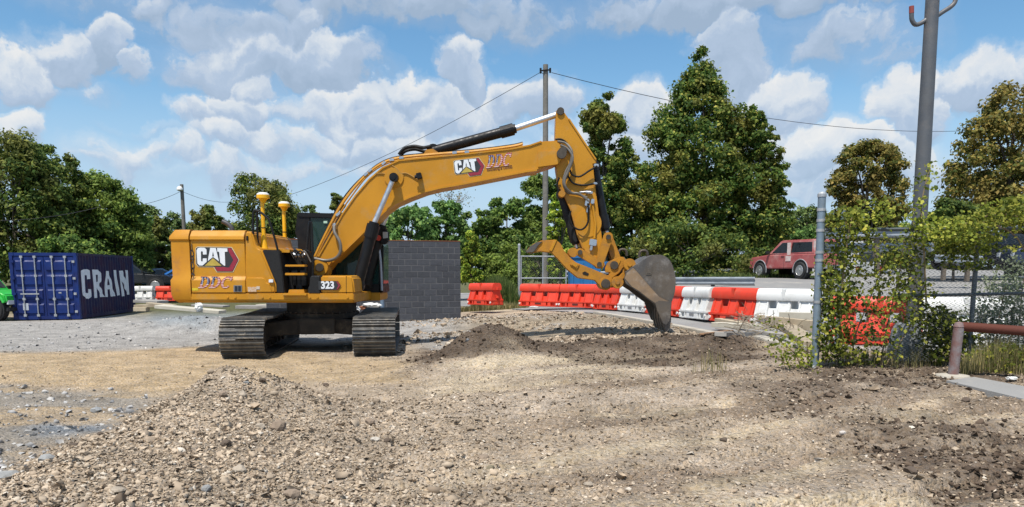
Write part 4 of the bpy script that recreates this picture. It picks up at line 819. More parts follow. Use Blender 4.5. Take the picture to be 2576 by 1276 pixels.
# bucket cylinder, thumb cylinder, links
cyl('bucket_cylinder', at(*C3(528, 330), 15.74), at(*C3(590, 672), 15.74), at(*C3(605, 712), 15.74), .092, .045)
cyl('thumb_cylinder', at(*C3(352, 482), SY0 + .16), at(*C3(428, 745), SY0 + .16), at(*C3(440, 790), SY0 + .16), .088, .045, BLKM)
disc_px('thumb_cylinder_pin', C3(352, 482), SY0 + .02, .07, .3, YWORN, stick)
def link(nm, a, b, ra, rb_, Y0, Y1, mat=YWORN):
    A = at(*C3(*a), Y0); B = at(*C3(*b), Y0); d = B - A; ang_ = math.atan2(d.z, d.x); poly = []
    for k in range(9): t = ang_ + PI / 2 + PI * k / 8; poly.append((A.x + ra * math.cos(t), A.z + ra * math.sin(t)))
    for k in range(9): t = ang_ - PI / 2 + PI * k / 8; poly.append((B.x + rb_ * math.cos(t), B.z + rb_ * math.sin(t)))
    mb = MB(); mb.prism(poly, Y0, Y1); o = build(nm, mb, mat, EX, bevel=.008)
    for p in (a, b): mb = MB(); mb.disc(at(*C3(*p), Y0 - .0), (0, 1, 0), .05, .07, 14); build('pin', mb, GREASE, o)
for y0 in (15.42, 15.98): link('side_link', (605, 712), (556, 862), .10, .085, y0, y0 + .07)
link('bucket_link', (607, 714), (655, 850), .085, .10, 15.58, 15.90, YWORN)
for y0 in (15.44, 15.94): link('thumb_link', (452, 795), (556, 860), .085, .08, y0, y0 + .08)
disc_px('thumb_link_boss', C3(412, 797), SY0 + .1, .10, .3, YWORN, EX)
# thumb
th = [(158,795),(172,772),(200,748),(245,730),(318,726),(345,745),(365,785),(405,830),(432,850),(520,885),(598,918),(616,945),(612,972),(596,988),(572,988),(548,968),(532,948),(440,936),(380,888),(330,832),(296,798),(240,792),(185,800)]
thumb = None
mb = MB(); mb.px([C3(*p) for p in th], 15.36, 15.52); thumb = build('thumb', mb, YWORN, EX, bevel=.015, smooth=True, autos=30)
mb = MB(); mb.px([C3(*p) for p in th], 15.92, 16.08); build('thumb_plate', mb, YWORN, thumb, bevel=.015, smooth=True, autos=30)
mb = MB(); mb.px([C3(*p) for p in ((300, 735), (340, 760), (430, 855), (440, 900), (400, 890), (320, 800))], 15.5, 15.94); build('thumb_web', mb, YWORN, thumb)
mb = MB(); mb.px([C3(*p) for p in ((156, 797), (180, 765), (215, 742), (250, 735), (225, 760), (200, 796))], 15.33, 15.55); build('thumb_tip', mb, BUCK, thumb, bevel=.01)
mb = MB(); mb.px([C3(*p) for p in ((312, 726), (328, 728), (300, 790), (285, 785))], 15.34, 15.37); build('weld_strip', mb, YEL, thumb, bevel=.006)
mb = MB(); mb.px([C3(*p) for p in ((410, 838), (450, 862), (435, 888), (397, 862))], 15.335, 15.37); build('pad', mb, YWORN, thumb, bevel=.008); mb = MB(); mb.px([C3(*p) for p in ((415, 847), (440, 863), (431, 879), (406, 861))], 15.325, 15.34); build('pad', mb, YEL, thumb, bevel=.004)
mb = MB(); mb.px([C3(*p) for p in ((465, 905), (478, 898), (500, 910), (495, 922), (470, 915))], 15.352, 15.37); build('slot', mb, DARKGAP, thumb)
disc_px('thumb_pin', C3(582, 964), 15.6, .095, .62, GREASE, thumb); disc_px('thumb_pin_boss', C3(582, 964), 15.62, .13, .56, YWORN, thumb)
# coupler
cp_ = [(590,878),(604,848),(640,830),(672,818),(694,822),(700,838),(694,868),(668,905),(628,936),(606,930),(612,905),(590,905)]
mb = MB(); mb.px([C3(*p) for p in cp_], 15.38, 15.50); cpl = build('coupler', mb, YWORN, EX, bevel=.015, smooth=True, autos=30)
mb = MB(); mb.px([C3(*p) for p in cp_], 15.98, 16.10); build('coupler_plate', mb, YWORN, cpl, bevel=.015); mb = MB(); mb.px([C3(*p) for p in ((610, 880), (660, 840), (690, 835), (680, 880), (640, 920))], 15.48, 16.0); build('coupler_core', mb, GREASE, cpl)
disc_px('coupler_pin', C3(625, 866), 15.72, .085, .74, GREASE, cpl); disc_px('coupler_pin', C3(597, 935), 15.7, .07, .66, YWORN, cpl)
mb = MB(); mb.px([C3(*p) for p in ((648, 858), (662, 832), (674, 836), (662, 864))], 15.365, 15.385); build('pad', mb, YEL, cpl, bevel=.004)
# --- bucket: two side plates, rolled back sheet, cutting edge, teeth
KY0, KY1 = 15.12, 16.36
side = [(690,938),(700,905),(745,872),(800,838),(840,816),(882,811),(915,822),(942,850),(960,900),(967,950),(962,1010),(948,1058),(858,1078),(820,1050),(770,1010),(730,985),(700,965)]
shell = side[1:12]
mb = MB(); mb.px([C3(*p) for p in side], KY0, KY0 + .035); bucket = build('bucket', mb, BUCK, EX, bevel=.008, smooth=True, autos=30)
mb = MB(); w0 = [at(*C3(*p), KY0) for p in side]; mb.prism([(q.x, q.z) for q in w0], KY1 - .035, KY1); build('side_plate', mb, BUCK, bucket, bevel=.008)
ws_ = [at(*C3(*p), KY0) for p in shell]; cx_ = sum(p.x for p in ws_) / len(ws_); cz_ = sum(p.z for p in ws_) / len(ws_)
# smooth the rolled sheet
sm = []
for i in range(len(ws_) - 1):
    p0, p1, p2, p3 = ws_[max(i - 1, 0)], ws_[i], ws_[i + 1], ws_[min(i + 2, len(ws_) - 1)]
    for k in range(4):
        t = k / 4; sm.append(.5 * ((2 * p1) + (p2 - p0) * t + (2 * p0 - 5 * p1 + 4 * p2 - p3) * t * t + (-p0 + 3 * p1 - 3 * p2 + p3) * t ** 3))
sm.append(ws_[-1]); n = len(sm); mb = MB(); vs = []
for i, p in enumerate(sm):
    d = sm[min(i + 1, n - 1)] - sm[max(i - 1, 0)]; nn = Vector((-d.z, 0, d.x)).normalized()
    for y in (KY0 + .004, KY1 - .004): vs += [(p.x + nn.x * .012, y, p.z + nn.z * .012), (p.x - nn.x * .022, y, p.z - nn.z * .022)]
fs = []
for i in range(n - 1):
    a, b = 4 * i, 4 * i + 4; fs += [(a, b, b + 2, a + 2), (a + 1, a + 3, b + 3, b + 1), (a, a + 1, b + 1, b), (a + 2, b + 2, b + 3, a + 3)]
fs += [(0, 2, 3, 1), (4 * n - 4, 4 * n - 3, 4 * n - 1, 4 * n - 2)]
mb.add(vs, fs); build('back_sheet', mb, BUCK, bucket, smooth=True)
BSIDE = M('worn_brown_side', (.30, .20, .115), .55, .15, col2=(.20, .145, .10), scale=4, amt=.9, dirt=(.40, .33, .27), dscale=5, damt=.6, bump=.3)
mb = MB(); mb.px([C3(*p) for p in ((694, 936), (704, 908), (743, 876), (830, 975), (880, 1030), (935, 1060), (862, 1072), (822, 1044), (772, 1004), (732, 980))], KY0 - .008, KY0 + .01); build('side_liner', mb, BSIDE, bucket)
ribbon('edge_strip', [C3(*p) for p in ((740, 872), (770, 905), (830, 975), (880, 1030), (945, 1062))], KY0 - .012, KY0 + .01, .018, BUCK, bucket)
for yy in (KY0 - .03, KY1 - .005):
    sc_ = [at(*C3(*p), KY0 - .03) for p in ((858, 1068), (880, 1056), (948, 1062), (944, 1120), (938, 1165), (918, 1190), (900, 1180), (870, 1110))]
    mb = MB(); mb.prism([(q.x, q.z) for q in sc_], yy, yy + .035); build('side_cutter', mb, BUCK, bucket, bevel=.006)
a = at(*C3(862, 1085), KY0); b = at(*C3(935, 1110), KY0)
mb = MB(); mb.prism([(at(*C3(*p), KY0).x, at(*C3(*p), KY0).z) for p in ((895, 1060), (950, 1055), (944, 1130), (915, 1125))], KY0 + .02, KY1 - .02); build('cutting_edge', mb, BUCK, bucket)
for k in range(5):
    y0 = KY0 + .03 + k * (KY1 - KY0 - .17) / 4; mb = MB()
    pt = [at(*C3(*p), KY0 + .03) for p in ((898, 1105), (944, 1110), (946, 1160), (938, 1212), (926, 1228), (914, 1224), (900, 1165))]
    mb.prism([(q.x, q.z) for q in pt], y0, y0 + .11); build('tooth', mb, BUCK, bucket, bevel=.012)
for k in range(2):
    pt = [at(*C3(*p), KY0) for p in ((690, 905), (702, 868), (718, 845), (738, 852), (745, 875), (725, 905), (690, 945), (672, 975), (650, 985), (634, 968), (640, 944), (660, 935))]
    mb = MB(); mb.prism([(q.x, q.z) for q in pt], (15.30, 16.12)[k], (15.38, 16.20)[k]); er = build('bucket_ear', mb, YWORN, bucket, bevel=.012)
    mb = MB(); yy = (15.27, 16.16)[k]
    for p in ((718, 862), (653, 958)): mb.disc(at(*C3(*p), 15.3) + Vector((0, yy - 15.3, 0)), (0, 1, 0), .125, .09, 20); mb.disc(at(*C3(*p), 15.3) + Vector((0, yy - 15.35, 0)), (0, 1, 0), .05, .04, 12)
    build('pin_boss', mb, YWORN, er, bevel=.01)
for p in ((718, 860), (653, 958)): disc_px('bucket_pin', C3(*p), 15.74, .05, .9, GREASE, bucket)
for (x, y, Y) in ((682, 800, 15.7), (795, 806, 15.6)):
    mb = MB(); q = at(*C3(x, y), Y); mb.tube([q + Vector((-.09, 0, -.06)), q + Vector((-.07, 0, .05)), q + Vector((0, 0, .08)), q + Vector((.07, 0, .05)), q + Vector((.09, 0, -.06))], .03, 8, smooth=3); build('lifting_eye', mb, GREASE, bucket)
mb = MB(); mb.px([C3(*p) for p in ((812, 872), (846, 872), (840, 918), (808, 918))], KY0 - .012, KY0 + .01); build('wear_plate', mb, BUCK, bucket, bevel=.006); mb = MB(); mb.px([C3(*p) for p in ((818, 880), (838, 880), (834, 910), (815, 910))], KY0 - .018, KY0); build('wear_plate', mb, BUCK, bucket, bevel=.004)
# ------------------------------------------------------------------ shipping container
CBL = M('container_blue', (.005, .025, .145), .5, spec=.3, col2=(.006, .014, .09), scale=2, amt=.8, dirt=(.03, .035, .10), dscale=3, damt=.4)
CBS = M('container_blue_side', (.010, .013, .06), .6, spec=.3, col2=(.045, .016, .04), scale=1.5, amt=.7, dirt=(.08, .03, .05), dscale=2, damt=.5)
GALV = M('galvanised', (.45, .46, .47), .5, .5, col2=(.33, .34, .35), scale=9, amt=.7)
LWH = M('letter_white_paint', (.74, .76, .80), .7, col2=(.6, .63, .7), scale=6, amt=.6)
ca_ = R(8); cu_ = Vector((math.cos(ca_), math.sin(ca_), 0)); cv_ = Vector((-math.sin(ca_), math.cos(ca_), 0))
c0 = at(203, 803, 29.2); zc0 = c0.z; HC = 2.59; WC = 2.44; LC = 6.06
CT = thing('shipping_container', 'dark blue shipping container with white CRAIN lettering and closed doors', 'container', c0 - cu_ * WC / 2 + cv_ * LC / 2)
def cp(u, v, z): return c0 + cu_ * u + cv_ * v + Vector((0, 0, z))    # u<0 along the door face, v back along the side
crot = Matrix((cu_, cv_, Vector((0, 0, 1)))).transposed()
def cbox(nm, c, d, mat, par=CT, bev=.0): mb = MB(); mb.box(cp(*c), d, rot=crot); return build(nm, mb, mat, par, bevel=bev)
for u in (-.06, -WC + .06):
    for v in (.06, LC - .06): cbox('corner_post', (u, v, HC / 2), (.12, .12, HC), CBL)
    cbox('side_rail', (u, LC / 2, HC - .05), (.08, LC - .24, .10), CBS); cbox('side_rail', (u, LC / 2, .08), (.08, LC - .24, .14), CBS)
for v in (.06, LC - .06): cbox('end_rail', (-WC / 2, v, HC - .06), (WC - .24, .10, .12), CBL); cbox('end_rail', (-WC / 2, v, .07), (WC - .24, .10, .14), CBL)
for u in (-.085, -WC + .085):
    for v in (.085, LC - .085):
        for z in (.06, HC - .06): cbox('corner_casting', (u, v, z), (.178, .178, .126), CBL, bev=.01)
cbox('roof', (-WC / 2, LC / 2, HC - .03), (WC - .16, LC - .2, .03), CBL); cbox('floor', (-WC / 2, LC / 2, .15), (WC - .16, LC - .2, .06), CBL); cbox('end_wall', (-WC / 2, LC - .08, HC / 2), (WC - .24, .04, HC - .2), CBL)
# corrugated long sides
per = .278
def corr(s):
    t = (s % per) / per
    if t < .26: return 0.
    if t < .50: return (t - .26) / .24
    if t < .76: return 1.
    return 1 - (t - .76) / .24
brk = []
k = 0
while k * per < LC:
    for f in (0, .26, .50, .76): brk.append((k + f) * per)
    k += 1
brk = [b for b in brk if .13 < b < LC - .13]; ss = [.12] + brk + [LC - .12]
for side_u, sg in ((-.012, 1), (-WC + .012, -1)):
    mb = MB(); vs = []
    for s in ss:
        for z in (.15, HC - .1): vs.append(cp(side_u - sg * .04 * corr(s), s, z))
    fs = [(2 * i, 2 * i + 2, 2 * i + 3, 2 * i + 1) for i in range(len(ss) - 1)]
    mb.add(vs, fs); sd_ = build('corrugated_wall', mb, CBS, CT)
    if sg == 1: nearwall = sd_
# painted letters that follow the corrugation
nrm_s = cu_
def side_sz(px, py):
    d = ray(px, py); t = (c0 - EYE).dot(nrm_s) / d.dot(nrm_s); p = EYE + d * t - c0; return (p.dot(cv_), p.z)
LET = {'c': [[(622,745),(635,730),(672,727),(688,742),(694,800),(664,806),(662,775),(654,772),(658,905),(672,912),(676,880),(702,880),(702,930),(684,956),(655,948),(640,925),(628,850)]],
 'r': [[(702,730),(755,732),(772,760),(774,815),(762,845),(800,938),(772,940),(742,862),(746,944),(728,948),(714,850)], [(730,770),(738,828),(748,822),(746,770)]],
 'a': [[(808,742),(832,742),(880,932),(852,936),(840,880),(826,882),(822,940),(802,938),(806,850)], [(826,795),(826,850),(838,848)]],
 'i': [[(872,734),(892,736),(914,925),(894,930)]],
 'n': [[(914,740),(936,738),(968,830),(954,734),(974,736),(994,920),(974,922),(936,820),(950,932),(930,935)]]}
for ch, loops in LET.items():
    lp = [[side_sz(*C4(*p)) for p in l] for l in loops]
    o = flat2mesh('letter_' + ch, lp, .0, LWH, CT, lambda v: Vector((v.x, v.y, 0)) + root_off(CT))
    bm = bmesh.new(); bm.from_mesh(o.data)
    for b_ in brk: bmesh.ops.bisect_plane(bm, geom=bm.verts[:] + bm.edges[:] + bm.faces[:], plane_co=(b_, 0, 0), plane_no=(1, 0, 0))
    for v in bm.verts:
        s, z = v.co.x, v.co.y; v.co = cp(-.012 - .04 * corr(s) + .006, s, z) - root_off(CT)
    bm.to_mesh(o.data); bm.free()
# doors
for k, (u0, u1) in enumerate(((-WC + .13, -WC / 2 - .006), (-WC / 2 + .006, -.13))):
    dw = u1 - u0; d_ = cbox('door', ((u0 + u1) / 2, .05, HC / 2), (dw, .04, HC - .27), CBL, bev=.006)
    for j in range(4):
        z0 = .22 + j * .56
        mb = MB(); a0, a1 = u0 + .07, u1 - .07   # panel raised, with a sloped upper ledge
        A = [cp(a0, .028, z0), cp(a1, .028, z0), cp(a1, .028, z0 + .40), cp(a0, .028, z0 + .40)]; B = [cp(a0 + .03, -.012, z0 + .03), cp(a1 - .03, -.012, z0 + .03), cp(a1 - .03, -.012, z0 + .34), cp(a0 + .03, -.012, z0 + .34)]
        mb.add(A + B, [(4, 5, 6, 7), (0, 1, 5, 4), (1, 2, 6, 5), (2, 3, 7, 6), (3, 0, 4, 7)]); build('door_panel', mb, CBL, d_)
    for f in (.30, .74):
        u = u0 + dw * f; mb = MB(); mb.tube([cp(u, -.05, .12), cp(u, -.05, HC - .12)], .022, 8); rd = build('locking_bar', mb, GALV, d_, smooth=True)
        for z in (.16, .8, 1.7, HC - .16): mb = MB(); mb.box(cp(u, -.03, z), (.10, .07, .09), rot=crot); build('bar_bracket', mb, GALV, rd)
    mb = MB(); mb.box(cp(u0 + dw * .52, -.08, 1.0 if k == 0 else 1.04), (dw * .62 if k == 0 else .1, .03, .05), rot=crot); build('door_handle', mb, GALV, d_)
    for z in (.3, 1.0, 1.6, 2.25): mb = MB(); mb.box(cp(-WC + .12 if k == 0 else -.12, -.015, z), (.10, .06, .09), rot=crot); build('hinge', mb, CBL if k == 0 else GALV, d_)
mb = MB(); mb.box(cp(-WC + .48, -.018, .50), (.2, .006, .27), rot=crot); build('placard', mb, M('pale_placard', (.42, .45, .5), .5), CT)

# ------------------------------------------------------------------ block wall
BLKS = [M('grey_block', (.066, .069, .080), .95, col2=(.052, .055, .064), scale=9, amt=.7, bump=.8, bscale=120, objrand=.14)]
MORT = M('mortar', (.115, .115, .118), .95, bump=.5, bscale=80)
wa = R(17); wu = Vector((math.cos(wa), math.sin(wa), 0)); wv = Vector((-math.sin(wa), math.cos(wa), 0)); wrot = Matrix((wu, wv, Vector((0, 0, 1)))).transposed()
w0_ = at(1160, 790, 24.6); zw0 = -.12; ztop = at(1160, 608, 24.6).z; NCOU = 14; ch_ = (ztop - zw0) / NCOU
WL = thing('block_wall', 'freestanding grey concrete block wall behind the excavator cab', 'wall', (w0_.x, w0_.y, zw0))
bmesh_ = MB(); bmesh_.box((0, 0, 0), (.390, .19, ch_ - .020)); mfull = build('block', bmesh_, BLKS[0], WL, bevel=.006, seg=1, local=True); 
bmesh_ = MB(); bmesh_.box((0, 0, 0), (.185, .19, ch_ - .020)); mhalf = build('block', bmesh_, BLKS[0], WL, bevel=.006, seg=1, local=True)
LW = 6.15; used = {}
for r in range(NCOU):
    s = 0.; first = True
    while s < LW - .02:
        half = (r % 2 == 0 and first); L_ = .205 if half else .41
        if s + L_ > LW + .01: half = True; L_ = .205
        proto = mhalf if half else mfull
        if proto.name in used: o = proto.copy(); COL.objects.link(o)
        else: o = proto; used[proto.name] = 1
        o.parent = WL
        mtx = wrot.to_4x4(); mtx.translation = -wu * (s + L_ / 2) + Vector((0, 0, ch_ * (r + .5))) + wv * random.uniform(-.003, .003) + wv * .1; o.matrix_local = mtx
        s += L_; first = False
mb = MB(); mb.box(Vector((w0_.x, w0_.y, zw0)) - wu * (LW / 2) + wv * .1 + Vector((0, 0, (ztop - zw0) / 2)), (LW - .02, .178, ztop - zw0 - .01), rot=wrot); build('mortar_core', mb, MORT, WL)
mb = MB(); mb.box(Vector((w0_.x, w0_.y, ztop + .012)) - wu * (LW / 2) + wv * .1, (LW, .2, .022), rot=wrot); build('cap_strip', mb, M('rusty_cap', (.24, .09, .04), .8), WL)
pq = G(962, 795); pb = Vector((at(962, 780, 22.6).x, 22.6, Hs(-3.9, 22.6)))
mb = MB(); mb.tube([pb - Vector((0, 0, .2)), Vector((pb.x, pb.y, at(962, 640, 22.6).z))], .06, 14); tag(build('steel_post', mb, M('blue_grey_post', (.17, .24, .32), .5, .3, col2=(.12, .17, .23), scale=5, amt=.6), smooth=True, loc=pb), 'blue grey steel post standing in front of the block wall', 'post')

# ------------------------------------------------------------------ plastic barriers
ORG_P = M('orange_plastic', (.72, .055, .022), .45, col2=(.62, .045, .02), scale=3, amt=.8, dirt=(.42, .10, .06), dscale=5, damt=.6)
WHT_P = M('white_plastic', (.74, .74, .72), .45, col2=(.66, .66, .64), scale=3, amt=.7, dirt=(.48, .45, .40), dscale=3, damt=.5)
PRN = M('barrier_print', (.10, .02, .015), .6)
def barrier(mat, label, pos, rz, L=1.83, group='plastic traffic barriers'):
    t = thing('traffic_barrier', label, 'barrier', (0, 0, 0), group); h = L / 2
    mb = MB(); k = 13
    prof = [(-.20, .54), (-.215, .60), (-.205, .70), (-.17, .78), (-.12, .81), (.12, .81), (.17, .78), (.205, .70), (.215, .60), (.20, .54)]
    mb.prism_x(prof, -h + .02, h - .02); beam = build('top_beam', mb, mat, t, bevel=.01, local=True, smooth=True)
    # V-shaped flute in the middle of the beam
    for s in (-1, 1): mb = MB(); mb.add([(-.05, s * .218, .80), (.05, s * .218, .80), (.012, s * .2185, .60), (-.012, s * .2185, .60), (-.05, s * .16, .80), (.05, s * .16, .80), (.012, s * .16, .6), (-.012, s * .16, .6)], [(0, 3, 2, 1), (0, 1, 5, 4), (1, 2, 6, 5), (2, 3, 7, 6), (3, 0, 4, 7)]); build('flute', mb, mat, beam, local=True)
    mb = MB(); xs = [(-h + .06, -.40), (-.16, .16), (.40, h - .06)]
    for a, b in xs: mb.prism_x([(-.27, .20), (-.15, .56), (.15, .56), (.27, .20)], a, b)
    for a, b in ((-.42, -.15), (.15, .42)): mb.prism_x([(-.20, .20), (-.16, .37), (.16, .37), (.20, .20)], a, b)
    for a in (-h + .12, -.40, .36, h - .16, -.14, .10): mb.prism_x([(-.285, .20), (-.165, .57), (.165, .57), (.285, .20)], a, a + .04)
    build('web', mb, mat, t, bevel=.008, local=True)
    mb = MB(); mb.box((0, 0, .115), (L - .04, .42, .19)); mb.box((0, 0, .185), (L - .02, .56, .05)); mb.box((0, 0, .02), (L - .06, .54, .04))
    for a, b in ((-h + .03, -h + .16), (-h + .34, -.02 - .38), (-.34, .34), (.40, h - .34), (h - .16, h - .03)): mb.prism_x([(-.285, .01), (-.265, .20), (.265, .20), (.285, .01)], a, b)
    build('base', mb, mat, t, bevel=.008, local=True)
    for s in (-1, 1): mb = MB(); mb.disc((s * (h - .07), -.285, .10), (0, 1, 0), .035, .03, 12); build('plug', mb, WHT_P, t, local=True)
    mb = MB(); mb.box((0, -.2865, .11), (.26, .004, .055)); build('maker_print', mb, PRN if mat is ORG_P else M('grey_print', (.25, .25, .25), .6), t, local=True)
    mb = MB()
    for z in (.3, .6): mb.disc((h - .01, 0, z), (0, 0, 1), .06, .08, 12)
    build('hinge_lug', mb, mat, t, local=True)
    t.location = pos; t.rotation_euler = (0, 0, rz); return t
def put_barrier(pxl, yl, Yl, pxr, yr, Yr, mat, label):
    a = at(pxl, yl, Yl); b = at(pxr, yr, Yr); L = (b - a).length; c = (a + b) / 2; d = b - a
    o = barrier(mat, label, (c.x, c.y, (a.z + b.z) / 2), math.atan2(d.y, d.x), L=min(max((Vector((d.x, d.y, 0))).length, 1.45), 2.1))
    o.rotation_euler = (0, -math.asin(max(-.2, min(.2, d.z / L))), math.atan2(d.y, d.x)); return o
put_barrier(1190, 766, 28.5, 1252, 768, 27.2, ORG_P, 'orange plastic barrier standing alone right of the block wall')
put_barrier(1314, 769, 27.6, 1415, 772, 26.6, ORG_P, 'orange barrier at the far left end of the long row')
put_barrier(1416, 772, 26.6, 1506, 775, 25.4, ORG_P, 'orange barrier second from the far end of the row')
put_barrier(1507, 777, 25.2, 1570, 780, 23.7, ORG_P, 'orange barrier third in the row below the thumb pin')
put_barrier(1572, 780, 23.6, 1640, 786, 21.9, WHT_P, 'white barrier partly behind the open bucket')
put_barrier(1642, 787, 21.8, 1730, 797, 19.9, ORG_P, 'orange barrier just right of the bucket, half hidden by it')
put_barrier(1731, 798, 19.8, 1802, 805, 18.2, WHT_P, 'white barrier between the two orange ones right of bucket')
put_barrier(1804, 806, 18.1, 1914, 815, 16.9, ORG_P, 'orange barrier behind the heap of boards')
put_barrier(1916, 815, 16.9, 2046, 822, 16.0, WHT_P, 'white barrier beside the vine covered fence post')
put_barrier(2085, 862, 12.9, 2330, 868, 12.4, ORG_P, 'orange barrier seen through the vines behind the fence')
put_barrier(2335, 868, 12.4, 2480, 872, 12.3, WHT_P, 'white barrier glimpsed behind fence near rusty rail')
put_barrier(326, 757, 41.5, 390, 756, 41.5, WHT_P, 'white barrier right of the blue container')
put_barrier(396, 757, 41., 470, 757, 41., ORG_P, 'orange barrier between container and excavator counterweight')

# ------------------------------------------------------------------ poles and wires
WOOD = M('weathered_pole_wood', (.20, .185, .16), .9, col2=(.14, .13, .11), scale=4, amt=.8, bump=.5, bscale=30)
up_ = at(1372, 700, 38.); uz = Hs(up_.x, 38.)
UP = thing('utility_pole', 'tall bare wooden utility pole behind the stick of the excavator', 'utility pole', (up_.x, 38., uz))
ztop_u = at(1372, 163, 38.).z; xtop = at(1372.5, 163, 38.).x
mb = MB(); mb.tube([(up_.x, 38, uz - .3), (xtop, 38, ztop_u)], [.165, .125], 14); build('pole', mb, WOOD, UP, smooth=True)
mb = MB(); mb.beam((xtop - .28, 37.85, ztop_u - .33), (xtop + .25, 37.85, ztop_u - .28), .06, .06); mb.tube([(xtop - .25, 37.85, ztop_u - .2), (xtop - .25, 37.85, ztop_u - .45)], .05, 8); mb.tube([(xtop + .22, 37.85, ztop_u - .2), (xtop + .22, 37.85, ztop_u - .42)], .05, 8); build('insulator_bracket', mb, BLK, UP)
WIRE = M('wire_black', (.03, .03, .035), .6)
def wire(a, b, sag, label, r=.014):
    a = Vector(a); b = Vector(b); pts = [a + (b - a) * (i / 24) - Vector((0, 0, sag * 4 * (i / 24) * (1 - i / 24))) for i in range(25)]
    mb = MB(); mb.tube(pts, r, 6, cap=False); tag(build('overhead_wire', mb, WIRE, loc=a), label, 'wire', 'overhead wires')
wire(at(1358, 183, 38), at(600, 528, 62), .8, 'thin overhead wire running left and down from the utility pole')
wire(at(1388, 183, 38), at(2620, 312, 62), 1.5, 'thin overhead wire sagging right from the utility pole to trees', .016)
wire(at(1366, 186, 38), at(1363, 183, 37.7), 0, 'short jumper wire at the utility pole top')
LP = thing('lamp_pole', 'slim wooden lamp pole with white lamp head in the left distance', 'lamp pole', at(469, 690, 55))
mb = MB(); mb.tube([at(469, 690, 55), at(457, 464, 55)], [.15, .12], 10); build('pole', mb, WOOD, LP, smooth=True)
mb = MB(); q = at(452, 474, 54.8); mb.lathe(q + Vector((0, 0, -.2)), [(.10, 0), (.22, .08), (.22, .2), (.12, .32), (.0, .36)], 12); build('lamp_head', mb, M('lamp_white', (.75, .75, .72), .4), LP, smooth=True)
mb = MB(); mb.tube([q + Vector((0, 0, .05)), at(458, 468, 55)], .05, 6); build('lamp_arm', mb, GALV, LP)
wire(at(459, 482, 55), at(600, 505, 75), .4, 'faint wire running right from the lamp pole'); wire(at(454, 482, 55), at(250, 520, 50), .4, 'faint wire running left from the lamp pole to the trees')
wire(at(250, 521, 42), at(-40, 556, 38), .2, 'pale wire crossing in front of the left trees')

# ------------------------------------------------------------------ far gate, guard rails, blue bin
def chain(mb, o, u, w, h, p=.06, r=.0022, z0=0.):
    """diamond wire netting in the plane of u and z"""
    u = Vector(u).normalized(); n = u.cross(Vector((0, 0, 1))); cols = int(w / p); rows = int(h / p)
    vs = []; fs = []
    for c in range(cols + 1):
        for sgn in (1,):
            zz = []
            for r_ in range(rows * 2 + 1):
                off = (p / 2) * (1 if r_ % 2 else -1); zz.append(Vector(o) + u * (c * p + off * 1.04) + Vector((0, 0, z0 + r_ * p / 2)) + n * (.004 if r_ % 2 else -.004))
            b = len(vs)
            for q in zz: vs += [q + u * r, q - u * r * .5 + n * r * .87, q - u * r * .5 - n * r * .87]
            for k in range(len(zz) - 1):
                for j in range(3): fs.append((b + 3 * k + j, b + 3 * k + (j + 1) % 3, b + 3 * k + 3 + (j + 1) % 3, b + 3 * k + 3 + j))
    mb.add(vs, fs)
NET = M('galvanised_netting', (.32, .33, .34), .5, .6)
gq = at(1306, 726, 30.5); gz = Hs(gq.x, 30.5); GT_ = thing('chain_link_gate', 'small chain link gate panel standing behind the far barriers', 'gate', (gq.x, 30.5, gz))
zt_ = at(1306, 645, 30.5).z; xr_ = at(1424, 700, 31.).x
mb = MB(); mb.tube([(gq.x, 30.5, gz - .2), (gq.x, 30.5, at(1306, 618, 30.5).z)], .055, 10); mb.lathe((gq.x, 30.5, at(1306, 618, 30.5).z), [(.065, 0), (.05, .06), (0, .09)], 10); build('gate_post', mb, GALV, GT_, smooth=True)
for z in (zt_, (zt_ + gz + .3) / 2, gz + .3): mb = MB(); mb.tube([(gq.x, 30.5, z), (xr_, 31., z)], .028, 8); build('gate_rail', mb, GALV, GT_)
for f in (.04, .5, 1.): mb = MB(); x = gq.x + (xr_ - gq.x) * f; mb.tube([(x, 30.5 + .5 * f, gz + .3), (x, 30.5 + .5 * f, zt_)], .026, 8); build('gate_upright', mb, GALV, GT_)
mb = MB(); chain(mb, (gq.x, 30.5, gz + .3), (xr_ - gq.x, .5, 0), xr_ - gq.x, zt_ - gz - .3, .10, .004); build('wire_netting', mb, NET, GT_)
GRD = M('guard_rail_steel', (.34, .37, .40), .5, .5, col2=(.22, .25, .28), scale=2, amt=.7)
def guardrail(p0, p1, label, posts=5, Yz=.62):
    a = Vector(p0); b = Vector(p1); d = (b - a).normalized(); n = Vector((d.y, -d.x, 0)).normalized()
    if n.y > 0: n = -n
    t = thing('guard_rail', label, 'guard rail', a - Vector((0, 0, Yz)), 'steel guard rails'); mb = MB(); pr = [(0, -.155), (.02, -.15), (.07, -.11), (.07, -.07), (.0, -.02), (.0, .02), (.07, .07), (.07, .11), (.02, .15), (0, .155)]
    vs = [q + n * x + Vector((0, 0, z)) for q in (a, b) for x, z in pr]; m_ = len(pr); mb.add(vs, [(i, i + 1, i + 1 + m_, i + m_) for i in range(m_ - 1)]); build('rail_beam', mb, GRD, t)
    for k in range(posts): q = a + (b - a) * ((k + .5) / posts) - n * .1; mb = MB(); mb.box(q + Vector((0, 0, -.3)), (.12, .14, .95)); build('post', mb, M('post_wood', (.15, .12, .09), .9), t)
guardrail(at(1425, 690, 33), at(1560, 692, 33), 'guard rail behind the chain link gate and blue bin', 3)
guardrail(at(1690, 690, 36), at(1912, 682, 37), 'guard rail under the big dark tree left of the red car', 4)
guardrail(at(1690, 707, 31), at(1900, 707, 28.5), 'loose guard rail beam lying low behind the orange barriers', 1, .2)
